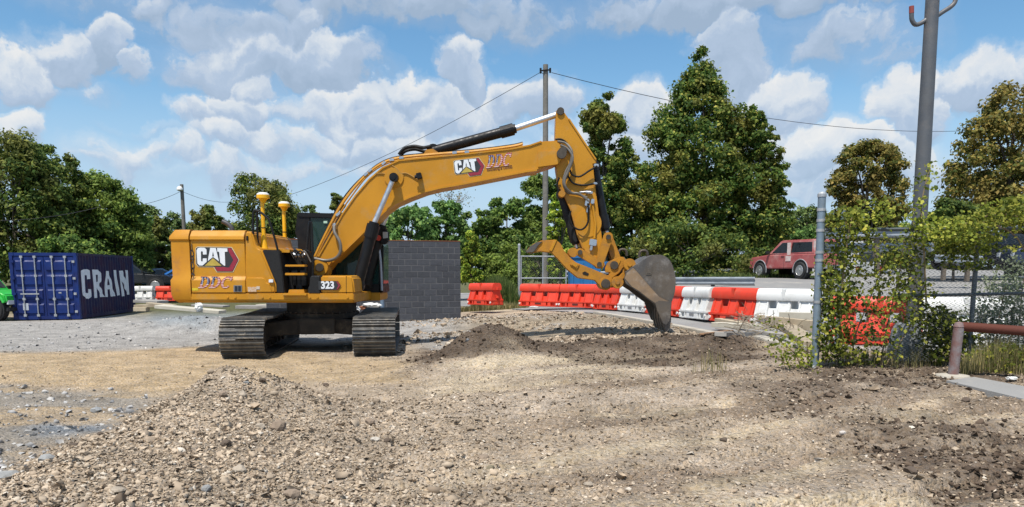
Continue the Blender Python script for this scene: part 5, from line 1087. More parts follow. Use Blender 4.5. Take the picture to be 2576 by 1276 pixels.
guardrail(at(2075, 588, 24), at(2345, 584, 24), 'upper dark rail seen through the vine fence', 3, 1.4); guardrail(at(2075, 625, 24.2), at(2350, 622, 24.2), 'lower dark rail seen through the vine fence', 3, 1.)
guardrail(at(2350, 650, 27), at(2470, 655, 27), 'short rail section beyond the fence right of the steel pole', 2, .8)
BLU = M('blue_bin', (.015, .15, .36), .5, col2=(.012, .11, .28), scale=2, amt=.6)
bq = at(1470, 715, 31.5); bz = Hs(bq.x, 31.5); BB = thing('waste_bin', 'blue waste bin behind the barriers under the thumb', 'bin', (bq.x, 32, bz))
zb_ = at(1470, 642, 31.5).z; x0, x1_ = at(1432, 700, 31.5).x, at(1512, 700, 31.5).x
mb = MB(); mb.prism([(x0 + .06, bz), (x1_ - .06, bz), (x1_, zb_ - .15), (x0, zb_ - .15)], 31.5, 32.6); build('body', mb, BLU, BB, bevel=.03)
mb = MB(); mb.prism([(x0 - .05, zb_ - .15), (x1_ + .05, zb_ - .15), (x1_, zb_), (x0, zb_)], 31.45, 32.65); build('lid', mb, BLU, BB, bevel=.03)
for f in (.1, .4, .7): mb = MB(); x = x0 + (x1_ - x0) * f; mb.box((x, 31.48, (bz + zb_) / 2 - .1), (.08, .06, zb_ - bz - .35)); build('rib', mb, BLU, BB)
mb = MB(); mb.box((x0 + .75, 31.44, bz + .35), (.42, .01, .35)); build('notice', mb, M('white_notice', (.7, .72, .75), .5), BB)
bq2 = at(1556, 700, 33); mb = MB(); z2 = Hs(bq2.x, 33); 
B2 = thing('waste_bin', 'second blue bin mostly hidden behind the bucket linkage', 'bin', (bq2.x, 33.4, z2)); mb = MB(); mb.prism([(bq2.x - .5, z2), (bq2.x + .5, z2), (bq2.x + .6, at(1556, 668, 33).z), (bq2.x - .6, at(1556, 668, 33).z)], 33, 33.9); build('body', mb, BLU, B2, bevel=.03); mb = MB(); mb.prism([(bq2.x - .65, at(1556, 668, 33).z), (bq2.x + .65, at(1556, 668, 33).z), (bq2.x + .55, at(1556, 658, 33).z), (bq2.x - .55, at(1556, 658, 33).z)], 32.95, 33.95); build('lid', mb, BLU, B2, bevel=.03)

# ------------------------------------------------------------------ vehicles
TYR = M('tyre_rubber', (.018, .018, .018), .8); RIM = M('silver_rim', (.5, .5, .5), .35, .7); CGL = M('dark_car_glass', (.006, .008, .009), .08, spec=.6); TRIM = M('black_trim', (.015, .015, .016), .6); LAMP = M('red_lamp', (.25, .012, .012), .25); HEAD = M('lamp_glass', (.6, .62, .65), .2); CHRM = M('bright_trim', (.5, .5, .5), .35, .6)
def wheel(par, c, r, w, rim=RIM, sg=-1):
    mb = MB(); mb.lathe(c, [(r * .62, -w / 2), (r * .9, -w / 2), (r, -w * .3), (r, w * .3), (r * .9, w / 2), (r * .62, w / 2)], 24, 'Y'); o = build('wheel', mb, TYR, par, local=True, smooth=True)
    y = w / 2 * sg; mb = MB(); mb.lathe((c[0], c[1] + y * .97, c[2]), [(0, sg * .02), (r * .2, sg * .02), (r * .25, -sg * .02), (r * .52, -sg * .03), (r * .6, sg * .02), (r * .64, sg * .01)], 20, 'Y'); build('rim', mb, rim, o, local=True)
def vehicle(name, label, cat, paint, prof, roof, wins, wheels, wid, pos, rz, r=.34, wheelw=.23, rear=None, group=None, rim=RIM, arch=1.22, trim=None, lamps=True, tumble=.1):
    """prof: lower body side outline (x,z); roof: greenhouse outline; wins: list of window outlines on the side"""
    t = thing(name, label, cat, (0, 0, 0), group); hw_ = wid / 2; mb = MB(); mb.prism(prof, -hw_, hw_); body = build('body', mb, paint, t, bevel=.05, seg=3, local=True, smooth=True, autos=35)
    # greenhouse narrowing upwards
    zr0 = min(z for x, z in roof); zr1 = max(z for x, z in roof); n = len(roof); A = sum(roof[i][0] * roof[(i + 1) % n][1] - roof[(i + 1) % n][0] * roof[i][1] for i in range(n)); rf = roof if A > 0 else roof[::-1]
    vs = []
    for s in (-1, 1): vs += [(x, s * (hw_ - .03 - tumble * (z - zr0) / (zr1 - zr0)), z) for x, z in rf]
    mb = MB(); mb.add(vs, [tuple(range(n)), tuple(range(2 * n - 1, n - 1, -1))] + [(i, i + n, (i + 1) % n + n, (i + 1) % n) for i in range(n)]); cabn = build('cabin', mb, paint, t, bevel=.03, seg=2, local=True, smooth=True, autos=35)
    for wn in wins:
        for s in (-1, 1):
            yy = lambda z: s * (hw_ - .03 - tumble * (z - zr0) / (zr1 - zr0) + .006)
            mb = MB(); m_ = len(wn); mb.add([(x, yy(z), z) for x, z in wn] + [(x, yy(z) - s * .02, z) for x, z in wn], [tuple(range(m_)) if s < 0 else tuple(range(m_ - 1, -1, -1))] + [(i, (i + 1) % m_, (i + 1) % m_ + m_, i + m_) for i in range(m_)]); build('side_window', mb, CGL, cabn, local=True)
    xs_ = sorted(rf); top = [p for p in rf if p[1] > zr1 - .12]
    fr = max(rf, key=lambda p: p[0]); ft = max(top, key=lambda p: p[0]); rr_ = min(rf, key=lambda p: p[0]); rt = min(top, key=lambda p: p[0])
    for nm, a, b, sg in (('windscreen', fr, ft, 1), ('rear_window', rr_, rt, -1)):
        d = Vector((b[0] - a[0], 0, b[1] - a[1])); nn = Vector((d.z, 0, -d.x)).normalized() * sg
        if nn.x * sg < 0: nn = -nn
        p0 = Vector((a[0], 0, a[1])) + d * .14 + nn * .012; p1 = Vector((a[0], 0, a[1])) + d * .88 + nn * .012; w0, w1 = hw_ - .13, hw_ - .2
        mb = MB(); mb.add([p0 + Vector((0, -w0, 0)), p0 + Vector((0, w0, 0)), p1 + Vector((0, w1, 0)), p1 + Vector((0, -w1, 0))], [(0, 1, 2, 3)]); build(nm, mb, CGL, cabn, local=True)
    for wx in wheels:
        for s in (-1, 1):
            mb = MB(); mb.disc((wx, s * (hw_ - .13), r + .03), (0, 1, 0), r * arch, .264, 24); build('wheel_arch', mb, TRIM, body, local=True)
            if trim:
                mb = MB(); pts = [(wx + r * (arch + .04) * math.cos(a), s * (hw_ + .008), r + .03 + r * (arch + .04) * math.sin(a)) for a in [R(-15 + 210 * k / 14) for k in range(15)]]; mb.tube(pts, .022, 6); build('arch_trim', mb, trim, body, local=True)
            wheel(t, (wx, s * (hw_ - wheelw / 2 + .045), r), r, wheelw, rim, s)
    xf = max(x for x, z in prof); xb = min(x for x, z in prof)
    mb = MB(); mb.box((xf - .02, 0, .48), (.16, wid * .98, .16)); build('bumper', mb, TRIM, t, bevel=.03, local=True); mb = MB(); mb.box((xb + .0, 0, .50), (.18, wid * .98, .16)); build('bumper', mb, CHRM if trim else TRIM, t, bevel=.03, local=True)
    for s in (-1, 1):
        if lamps:
            mb = MB(); mb.box((xf - .03, s * (hw_ - .22), .75), (.08, .3, .16)); build('headlight', mb, HEAD, t, bevel=.01, local=True); mb = MB(); mb.box((xb + .03, s * (hw_ - .12), .86), (.08, .2, .3)); build('tail_light', mb, LAMP, t, bevel=.01, local=True)
        mb = MB(); mb.box((fr[0] - .12, s * (hw_ + .08), fr[1] + .1), (.12, .18, .14)); build('door_mirror', mb, TRIM, t, bevel=.02, local=True)
        mb = MB(); mb.box((-.15, s * (hw_ + .008), .95), (.16, .02, .03)); build('door_handle', mb, TRIM, t, local=True)
        mb = MB(); mb.box((-.25, s * (hw_ + .001), .70), (.012, .006, .55)); build('door_gap', mb, TRIM, t, local=True)
    t.location = pos; t.rotation_euler = (0, 0, rz); return t
PNK = M('faded_red_paint', (.36, .075, .075), .6, col2=(.42, .13, .12), scale=1.4, amt=.8, dirt=(.58, .42, .38), dscale=.9, damt=.7)
suv_p = [(-2.1, .45), (-2.12, .95), (-2.08, 1.06), (.75, 1.06), (1.0, 1.04), (1.95, .95), (2.08, .85), (2.1, .5), (2.05, .42)]
suv_r = [(-2.06, 1.03), (-1.93, 1.60), (-1.8, 1.65), (.0, 1.66), (.15, 1.63), (.86, 1.05)]
suv_w = [[(-1.88, 1.13), (-1.80, 1.53), (-.62, 1.55), (-.62, 1.11)], [(-.42, 1.11), (-.42, 1.55), (.02, 1.55), (.60, 1.11)]]
sq_ = at(1985, 703, 34.); 
suv = vehicle('parked_car', 'faded red two-door off-roader parked by the trees, seen past the fence post', 'car', PNK, suv_p, suv_r, suv_w, (-1.28, 1.32), 1.66, (at(2003, 703, 32.8).x, 33.0, at(2003, 701, 32.8).z), R(110), r=.35, trim=CHRM)
mb = MB(); mb.box((-.52, .812, 1.18), (.2, .03, .72)); mb.box((-.52, .84, .86), (.32, .012, .22)); build('peeled_patch', mb, M('peeled_primer', (.66, .6, .56), .7, col2=(.5, .2, .18), scale=4, amt=.7), suv, local=True)
mb = MB(); mb.box((-1.97, .74, 1.3), (.06, .06, .55)); build('peeled_patch', mb, MATS['peeled_primer'], suv, local=True)
# white van roof behind it
VAN = M('van_white', (.62, .63, .62), .5)
vp = [(-2.6, .4), (-2.62, 1.1), (2.0, 1.1), (2.5, .95), (2.55, .45)]; vr = [(-2.6, 1.08), (-2.55, 2.25), (1.2, 2.28), (1.5, 2.15), (2.05, 1.08)]
vehicle('parked_van', 'white van behind the red off-roader with only its roof showing', 'van', VAN, vp, vr, [[(.6, 1.25), (.6, 1.9), (1.25, 1.9), (1.65, 1.25)]], (-1.7, 1.6), 1.9, (at(2085, 690, 39).x, 39.5, at(2085, 703, 39).z - .35), R(118), r=.36, tumble=.12)
DKB = M('black_car_paint', (.012, .013, .016), .25, coat=.5); NVY = M('navy_car_paint', (.012, .022, .06), .3, coat=.5); SIL = M('blue_grey_car_paint', (.16, .22, .28), .35, .2); BRB = M('bright_blue_paint', (.02, .16, .48), .35, coat=.4); GRN = M('lime_green_paint', (.025, .42, .05), .4, coat=.3)
pk_p = [(-2.7, .55), (-2.72, 1.15), (-.75, 1.15), (.9, 1.15), (1.2, 1.12), (2.5, 1.02), (2.68, .9), (2.7, .55)]; pk_r = [(-.85, 1.12), (-.72, 1.82), (.35, 1.84), (1.2, 1.14)]; pk_w = [[(-.65, 1.22), (-.58, 1.7), (-.1, 1.72), (-.1, 1.22)], [(0, 1.22), (0, 1.72), (.35, 1.70), (.95, 1.22)]]
sd_p = [(-2.2, .4), (-2.22, .9), (-1.7, 1.0), (.9, .98), (2.0, .82), (2.2, .7), (2.2, .4)]; sd_r = [(-1.75, .97), (-1.0, 1.42), (.1, 1.45), (1.0, .96)]; sd_w = [[(-1.3, 1.02), (-.95, 1.34), (-.4, 1.36), (-.4, 1.02)], [(-.32, 1.02), (-.32, 1.36), (.08, 1.36), (.7, 1.0)]]
def gpos(px, py, Y): q = at(px, py, Y); return (q.x, Y, q.z)
vehicle('parked_pickup', 'black pickup truck parked behind the blue container', 'pickup', DKB, pk_p, pk_r, pk_w, (-1.7, 1.75), 1.95, gpos(330, 735, 46), R(8), r=.42)
vehicle('parked_car', 'blue grey car between the black pickup and the excavator', 'car', SIL, sd_p, sd_r, sd_w, (-1.35, 1.35), 1.78, gpos(405, 731, 49), R(30), r=.32)
vehicle('parked_car', 'bright blue car just behind the excavator counterweight', 'car', BRB, sd_p, sd_r, sd_w, (-1.35, 1.35), 1.78, gpos(455, 730, 47.5), R(200), r=.32)
vehicle('parked_car', 'dark navy car at the right edge beyond the fence', 'car', NVY, suv_p, suv_r, suv_w, (-1.28, 1.32), 1.8, gpos(2690, 692, 27), R(165), r=.36)
vehicle('parked_car', 'dark sedan beyond the fence right of the steel pole', 'car', DKB, sd_p, sd_r, sd_w, (-1.35, 1.35), 1.8, gpos(2475, 678, 31), R(172), r=.33)
jp_p = [(-1.7, .75), (-1.72, 1.2), (-.2, 1.2), (.55, 1.22), (1.6, 1.16), (1.85, 1.05), (1.88, .75)]; jp_r = [(-1.7, 1.18), (-1.62, 1.80), (.1, 1.82), (.55, 1.2)]; jp_w = [[(-1.5, 1.28), (-1.48, 1.7), (-.75, 1.7), (-.75, 1.28)], [(-.6, 1.28), (-.6, 1.7), (.02, 1.7), (.35, 1.28)]]
jp = vehicle('off_road_car', 'lime green off-road car with big tyres left of the container', 'car', GRN, jp_p, jp_r, jp_w, (-1.2, 1.25), 1.7, gpos(-42, 806, 29.6), R(-8), r=.47, wheelw=.34, rim=TRIM, arch=1.08)
for s in (-1, 1):
    mb = MB(); mb.tube([(1.25 + .6 * math.cos(a), s * .92, .55 + .58 * math.sin(a)) for a in [R(20 + 140 * k / 10) for k in range(11)]], .05, 8); build('flared_fender', mb, GRN, jp, local=True)

# ------------------------------------------------------------------ big steel pole with hooks, fence, rusty rail
POLE = M('grey_steel_pole', (.115, .12, .128), .55, .2, col2=(.085, .09, .10), scale=3, amt=.7, bump=.3, bscale=60, dirt=(.25, .2, .17), dscale=2, damt=.4)
pY = 10.6; pb_ = at(2294, 885, pY); pz = Hs(pb_.x, pY); SP = thing('steel_pole', 'thick grey steel pole with two hooked arms behind the fence', 'pole', (pb_.x, pY, pz))
ptop = at(2361, -260, pY); mb = MB(); mb.tube([(pb_.x, pY, pz), (ptop.x, pY, ptop.z)], [.107, .082], 20); build('shaft', mb, POLE, SP, smooth=True)
mb = MB(); mb.lathe((pb_.x - .14, pY - .08, pz - .1), [(.25, 0), (.235, .25), (.20, .5), (.15, .62), (.0, .64)], 18); build('concrete_footing', mb, M('painted_footing', (.30, .32, .33), .9, col2=(.12, .13, .14), scale=9, amt=.8, bump=.6), SP, smooth=True)
mb = MB(); mb.tube([at(x, y, pY) for x, y in ((2335, 46), (2318, 58), (2303, 62), (2294, 50), (2293, 32))], .030, 10, smooth=4); hk = build('hook_arm', mb, POLE, SP, smooth=True); mb = MB(); mb.tube([at(2293, 34, pY), at(2293, 16, pY)], .032, 10); build('hook_end', mb, M('red_primer', (.26, .05, .04), .7), hk)
mb = MB(); mb.tube([at(x, y, pY) for x, y in ((2352, 44), (2372, 30), (2392, 17), (2403, 3), (2406, -25))], .030, 10, smooth=4); build('hook_arm', mb, POLE, SP, smooth=True)
FPOST = M('fence_post_steel', (.24, .31, .37), .45, .4, col2=(.18, .23, .28), scale=6, amt=.7, dirt=(.2, .2, .19), dscale=4, damt=.5)
fy = 9.7; fb = at(2050, 925, fy); fz = Hs(fb.x, fy); FN = thing('chain_link_fence', 'vine covered chain link fence with pale blue grey corner post', 'fence', (fb.x, fy, fz))
ft_ = at(2068, 492, fy); mb = MB(); mb.tube([(fb.x, fy, fz - .15), (ft_.x, fy, ft_.z)], .05, 14); cpz = build('corner_post', mb, FPOST, FN, smooth=True)
mb = MB(); mb.lathe((ft_.x, fy, ft_.z), [(.056, -.02), (.056, .02), (.03, .045), (0, .05)], 14); build('post_cap', mb, GALV, cpz)
for y in (528, 555, 580, 635, 655, 760, 850): q = at(2050 + (925 - y) * .0415, y, fy); mb = MB(); mb.disc(q, (0, 0, 1), .056, .035, 14); build('tension_band', mb, GALV, cpz)
fu = Vector((5.2, -.35, 0)).normalized(); FL = 7.0; zt_f = at(2068, 578, fy).z
fo = Vector((fb.x + .06, fy, 0)); mb = MB(); mb.tube([fo + Vector((0, 0, zt_f)), fo + fu * FL + Vector((0, 0, zt_f + .02))], .022, 8); build('top_rail', mb, M('dark_rail', (.10, .115, .125), .5, .4), FN)
for s, top in ((1.92, .0), (2.62, .02)):
    q = fo + fu * s; z = Hs(q.x, q.y); mb = MB(); mb.tube([(q.x, q.y + .05, z - .1), (q.x, q.y + .05, zt_f + top)], .03, 10); build('line_post', mb, M('dark_line_post', (.13, .15, .16), .5, .4), FN, smooth=True)
mb = MB(); mb.tube([fo + fu * .9 + Vector((0, .03, at(2300, 745, fy).z)), fo + fu * FL + Vector((0, .03, at(2576, 716, fy).z))], .02, 8); build('middle_rail', mb, MATS['dark_rail'], FN)
mb = MB(); chain(mb, fo + Vector((0, -.03, 0)), fu, FL, zt_f - .50, .058, .0045, .45); build('wire_netting', mb, M('dark_netting', (.17, .18, .185), .5, .3), FN)
q = at(2116, 640, 11.6); mb = MB(); zq = Hs(q.x, 11.6); mb.tube([(q.x, 11.6, zq), (q.x, 11.6, at(2114, 520, 11.6).z)], .032, 10); tag(build('fence_post', mb, FPOST, smooth=True, loc=(q.x, 11.6, zq)), 'thinner fence post behind the corner post, rising above vines', 'post')
RUST = M('rusty_pipe', (.11, .036, .024), .75, .2, col2=(.11, .04, .03), scale=4, amt=.8, dirt=(.16, .12, .11), dscale=3, damt=.4, bump=.4, bscale=50, spec=.2)
PEEL = M('peeling_grey_paint', (.25, .26, .27), .7, .1, col2=(.18, .06, .04), scale=3, amt=.9, bump=.4, bscale=40)
ry_ = 8.8; a = at(2396, 945, ry_); b = at(2412, 822, ry_); c = at(2950, 860, ry_ - .9); az_ = Hs(a.x, ry_)
PR = thing('pipe_rail', 'rusty thick pipe rail with an elbow in front of the fence', 'rail', (a.x, ry_, az_))
mb = MB(); mb.tube([(a.x, ry_, az_ - .1), (b.x, ry_, b.z - .01)], .058, 16); build('upright', mb, PEEL, PR, smooth=True); mb = MB(); mb.tube([b + Vector((-.02, 0, -.01)), b + Vector((.06, 0, 0)), c], .056, 16); build('top_pipe', mb, RUST, PR, smooth=True); mb = MB(); mb.lathe(b, [(0, -.062), (.045, -.045), (.062, 0), (.045, .045), (0, .062)], 14); build('elbow', mb, PEEL, PR, smooth=True)
mb = MB(); mb.lathe((a.x, ry_, az_ - .02), [(.2, 0), (.18, .04), (.08, .05)], 14); build('footing', mb, conc, PR)
mb = MB(); g_ = [G(2380, 965), G(2900, 1090), G(2900, 1040), G(2450, 955)]; mb.add([(p.x, p.y, Hs(p.x, p.y) + .03) for p in g_] + [(p.x, p.y, Hs(p.x, p.y) - .1) for p in g_], [(0, 1, 2, 3), (0, 4, 5, 1), (1, 5, 6, 2), (2, 6, 7, 3), (3, 7, 4, 0)])
tag(build('pavement', mb, asph), 'broken grey asphalt strip at right below the rusty rail', 'pavement', kind='structure')

# ------------------------------------------------------------------ boards and debris
LUM = M('weathered_board', (.48, .40, .28), .85, col2=(.36, .29, .2), scale=3, amt=.8, objrand=.25, bump=.4, bscale=40); LUMG = M('grey_board', (.33, .31, .28), .9, col2=(.24, .22, .2), scale=3, amt=.8, objrand=.2); LUMW = M('white_board', (.52, .48, .39), .8, col2=(.42, .38, .3), scale=3, amt=.7, objrand=.1)
def plank(a, b, w, h, mat, label, grp, nm='board'):
    a = Vector(a); b = Vector(b); c = (a + b) / 2; mb = MB(); mb.beam(a, b, w, h); tag(build(nm, mb, mat, loc=c, bevel=.006, seg=1), label, 'board', grp)
def bp(px, py, h=0.): p = G(px, py); return Vector((p.x, p.y, Hs(p.x, p.y) + .03 + h))
hb = 'boards heaped on the kerb by the barriers'
plank(bp(1800, 832, .10), bp(1925, 846, .14), .24, .10, LUMW, 'long cream board in front of the orange barrier', hb)
plank(bp(1930, 838, .22), bp(2042, 850, .20), .1, .20, LUM, 'tan board across the middle of the heap before the white barrier', hb)
plank(bp(1805, 822, .12), bp(1905, 838, .10), .16, .09, LUM, 'tan board at the front left of the heap by the orange barrier', hb)
plank(bp(1838, 818, .16), bp(1925, 826, .22), .16, .09, LUM, 'tan board lying on top at the left of the heap', hb)
plank(bp(1812, 850, .03), bp(1880, 848, .03), .2, .08, LUMG, 'grey board lying flat at the lower left of the heap', hb)
plank(bp(1765, 850, .02), bp(1840, 842, .05), .08, .03, M('rusty_brown_board', (.26, .15, .08), .9), 'brown stick of wood pointing left from the heap', hb)
plank(bp(1960, 836, .26), bp(2050, 842, .28), .08, .26, LUMW, 'broad cream board by the fence post', hb); plank(bp(1975, 842, .16), bp(2045, 885, .08), .3, .09, LUM, 'cream board sloping down towards the fence post', hb); plank(bp(1890, 845, .05), bp(2000, 862, .05), .24, .10, LUMG, 'grey board under the middle of the heap', hb); plank(bp(1950, 855, .05), bp(2030, 890, .04), .1, .05, LUMG, 'grey board end nearest the vines', hb)
plank(bp(1880, 808, .2), bp(1960, 812, .3), .12, .04, LUMG, 'grey board at the back of the heap before the white barrier', hb)
# brush in the heap
vs = []; fs = []; g = np.random.default_rng(5)
mb = MB()
for k in range(170):
    p = bp(g.uniform(1850, 2020), g.uniform(815, 858)); d = Vector((g.normal(), g.normal() * .6, g.uniform(.0, .5))).normalized() * g.uniform(.15, .5); p.z += g.uniform(0, .22)
    mb.tube([p, p + d * .5 + Vector((0, 0, .03)), p + d], .006, 4, cap=False)
tag(build('brushwood', mb, M('dry_twig', (.24, .20, .15), .9, objrand=.0)), 'tangle of dry grey twigs on the heap of boards', 'brushwood', kind='stuff')
def slab(px0, px1, py, Y, h, mat, label, tilt=0., d=.6):
    a = at(px0, py, Y); b = at(px1, py + tilt, Y); c = (a + b) / 2; mb = MB(); mb.beam(a, b, d, h); tag(build('board', mb, mat, loc=c, bevel=.008, seg=1), label, 'board', 'boards stacked behind the excavator tracks')
slab(400, 560, 771, 22.5, .10, LUMW, 'long cream beam lying on the grey spoil behind left track', 14); slab(490, 570, 767, 24.5, .06, LUMG, 'white board under the counterweight', 4); slab(600, 740, 772, 24, .10, LUMG, 'grey board stack behind the left track', 2); slab(648, 712, 768, 25, .06, LUMW, 'white sheet on the board stack behind the left track', -2, .4)
slab(350, 410, 757, 27.5, .10, LUMG, 'grey board by the far right corner of the container', 3, .9); slab(345, 425, 770, 26.5, .10, LUM, 'tan board pile by the container corner', -2, .5); slab(372, 440, 763, 26.0, .06, LUM, 'split tan board left of the counterweight', 6, .3)
slab(340, 372, 778, 26.3, .14, LUM, 'short timber block at the container foot', 0, .3)
def crumple(px, py, Y, w, h, mat, label, seed):
    r_ = random.Random(seed); c = at(px, py, Y); bm = bmesh.new(); bmesh.ops.create_icosphere(bm, subdivisions=3, radius=1)
    for v in bm.verts: k = 1 + r_.uniform(-.28, .28); v.co = Vector((v.co.x * w / 2 * k, v.co.y * w / 3 * k, v.co.z * h / 2 * k))
    me = bpy.data.meshes.new('plastic_sheet'); bm.to_mesh(me); bm.free(); me.materials.append(mat); o = bpy.data.objects.new('plastic_sheet', me); COL.objects.link(o); o.location = c; tag(o, label, 'sheet', 'crumpled white sheets')
WSH = M('white_sheet', (.72, .72, .70), .6, col2=(.6, .58, .54), scale=6, amt=.6)
crumple(885, 778, 21.5, .42, .22, WSH, 'crumpled white sheet at the left of the right track', 1); crumple(935, 768, 22., .5, .14, WSH, 'crumpled white sheet in front of the blue grey post', 2); crumple(500, 772, 22.2, .22, .26, WSH, 'white plastic bag tied on the cream beam', 3); crumple(915, 775, 22., .35, .12, M('brown_rag', (.3, .12, .06), .8), 'brown rag between the white sheets', 4)
crumple(1345, 772, 24.5, .3, .04, WSH, 'flat white scrap on the asphalt between barriers', 5); crumple(2250, 958, 8.9, .09, .07, WSH, 'crumpled white scrap on the ground before the pole', 6); crumple(2545, 952, 8.6, .12, .04, WSH, 'white litter at the right edge behind the rail', 7); crumple(2046, 926, 9.5, .05, .06, WSH, 'white scrap at the foot of the corner post', 8)
# ------------------------------------------------------------------ vegetation
def leaves(P, nrm_, size, asp=.6):
    n = len(P); nrm_ = nrm_ / np.linalg.norm(nrm_, axis=1)[:, None]; r = rng.normal(size=(n, 3)); t = np.cross(nrm_, r); t /= np.linalg.norm(t, axis=1)[:, None]; b = np.cross(nrm_, t)
    s = size[:, None] if np.ndim(size) else size; s = s / 2
    V = np.stack([P - t * s, P + b * s * asp + nrm_ * s * .25, P + t * s, P - b * s * asp + nrm_ * s * .25], 1)
    return V.reshape(-1, 3), np.arange(n * 4).reshape(n, 4)
def clump_leaves(C, Rd, n, size, flat=.75):
    C = np.asarray(C); Rd = np.asarray(Rd); w = Rd ** 2; k = rng.choice(len(C), n, p=w / w.sum()); d = rng.normal(size=(n, 3)); d /= np.linalg.norm(d, axis=1)[:, None]
    rr = rng.random(n) ** .5 * (1 + .16 * rng.normal(size=n)); P = C[k] + d * (Rd[k] * rr)[:, None] * np.array((1, 1, flat)); nn = d * .8 + rng.normal(size=(n, 3)) * .55 + np.array((0, -.1, .45))
    return leaves(P, nn, size * rng.uniform(.45, 1.5, n))
BARK = M('bark', (.13, .105, .08), .95, col2=(.085, .07, .055), scale=6, amt=.8, bump=.6, bscale=30)
GC = {'dark': leafmat('dark_foliage', [(0, (0.045, 0.086, 0.022)), (1, (0.329, 0.361, 0.070)), (.45, (0.081, 0.138, 0.031)), (.8, (0.165, 0.216, 0.045))], .4, (0.293, 0.241, 0.070), .45),
 'mid': leafmat('mid_foliage', [(0, (0.056, 0.114, 0.031)), (1, (0.353, 0.433, 0.088)), (.5, (0.107, 0.192, 0.042)), (.85, (0.227, 0.313, 0.065))], .42, (0.253, 0.301, 0.051), .3),
 'brown': leafmat('browning_foliage', [(0, (0.061, 0.087, 0.022)), (1, (0.500, 0.425, 0.125)), (.4, (0.115, 0.135, 0.029)), (.7, (0.248, 0.212, 0.050)), (.88, (0.413, 0.291, 0.080))], .42, (0.310, 0.223, 0.064), .6),
 'tulip': leafmat('autumn_tinged_foliage', [(0, (0.039, 0.085, 0.021)), (1, (0.500, 0.452, 0.105)), (.5, (0.082, 0.149, 0.026)), (.8, (0.181, 0.238, 0.042)), (.93, (0.316, 0.322, 0.062))], .4, (0.330, 0.249, 0.059), .55),
 'sumac': leafmat('pale_green_foliage', [(0, (0.083, 0.169, 0.048)), (1, (0.347, 0.483, 0.131)), (.5, (0.139, 0.266, 0.074)), (.85, (0.232, 0.362, 0.098))], .42),
 'yellow': leafmat('yellow_green_foliage', [(0, (0.101, 0.168, 0.019)), (1, (0.500, 0.500, 0.095)), (.4, (0.202, 0.315, 0.034)), (.75, (0.444, 0.500, 0.056))], .35),
 'far': leafmat('far_foliage', [(0, (0.060, 0.106, 0.034)), (1, (0.242, 0.294, 0.085)), (.5, (0.101, 0.157, 0.046))], .2)}
def tree(name, label, rows, Y, nleaf, size, kind, base, nclump=70, group=None, depth=.8, crad=.17, limbs=10, trunk_r=.18, bare=False):
    """rows: crown outline read at distance Y as (y, left, right), top first"""
    nclump = int(nclump * 2.3); nleaf = int(nleaf * 1.9); crad *= .78; size *= .86
    b = at(*base, Y); bz = min(Hs(b.x, Y), b.z); t = thing(name, label, 'tree' if 'tree' in name else 'bush', (b.x, Y, bz), group)
    rw = [(at(l, y, Y), at(r, y, Y)) for y, l, r in rows]; zs = np.array([a.z for a, _ in rw])[::-1]; xl = np.array([a.x for a, _ in rw])[::-1]; xr = np.array([c.x for _, c in rw])[::-1]
    zr = np.linspace(zs[0], zs[-1], 300); wd = np.interp(zr, zs, xr - xl) + .05; z = rng.choice(zr, nclump, p=wd / wd.sum()); L = np.interp(z, zs, xl); Rr_ = np.interp(z, zs, xr); hw_ = (Rr_ - L) / 2; cx = (L + Rr_) / 2
    wmax = (xr - xl).max(); rad = np.minimum(crad * wmax, hw_ * .75 + .12) * rng.uniform(.5, 1.15, nclump); a = rng.uniform(0, 2 * PI, nclump); rf = np.sqrt(rng.uniform(.15, 1.08, nclump)); m = np.maximum(hw_ - rad * .6, .02)
    C = np.stack([cx + np.cos(a) * m * rf, Y + .0 + np.sin(a) * m * rf * depth, z - rad * .25], -1)
    V, F = clump_leaves(C, rad, nleaf, size); crown = fast_mesh('crown', V, F, GC[kind], t, (b.x, Y, bz))
    mb = MB(); topz = zs[0] + (zs[-1] - zs[0]) * .72; tx = float(np.interp(topz, zs, (xl + xr) / 2))
    mb.tube([(b.x, Y, bz - .2), (b.x + (tx - b.x) * .3, Y, bz + (topz - bz) * .35), (b.x + (tx - b.x) * .7, Y + .1, bz + (topz - bz) * .7), (tx, Y, topz)], [trunk_r, trunk_r * .25], 8, smooth=3); tk = build('trunk', mb, BARK, t, smooth=True)
    for k in range(limbs):
        i = rng.integers(nclump); f = rng.uniform(.25, .75); s = Vector((b.x + (tx - b.x) * f, Y, bz + (topz - bz) * f)); e = Vector(C[i]); mb = MB(); mb.tube([s, (s + e) / 2 + Vector((0, 0, .15 * (e - s).length)), e], [trunk_r * .38, .02], 6, smooth=3, cap=False); build('limb', mb, BARK, tk)
    return t
LG = 'trees of the left wood'
tree('broadleaf_tree', 'tall dark tree at the far left edge behind the green car', [(335,-20,70),(360,-60,110),(410,-90,150),(480,-110,170),(560,-110,180),(640,-90,180),(700,-60,160)], 42, 15000, .24, 'dark', (40, 730), 90, LG)
tree('broadleaf_tree', 'broad tree with sky gaps behind the container doors', [(365,70,150),(390,50,195),(430,40,215),(480,50,230),(540,60,235),(600,60,230),(690,80,220)], 45, 13000, .24, 'dark', (140, 730), 60, LG, crad=.15)
tree('broadleaf_tree', 'olive tree right of the container top, sloping crown', [(432,225,270),(450,205,310),(490,195,350),(530,200,370),(590,200,385),(650,210,385),(700,230,380)], 47, 13000, .24, 'mid', (290, 730), 75, LG)
tree('broadleaf_tree', 'smaller dark tree at the right end of the left wood', [(540,370,400),(560,350,425),(600,340,440),(650,345,445),(710,350,440)], 50, 7000, .24, 'dark', (395, 735), 50, LG)
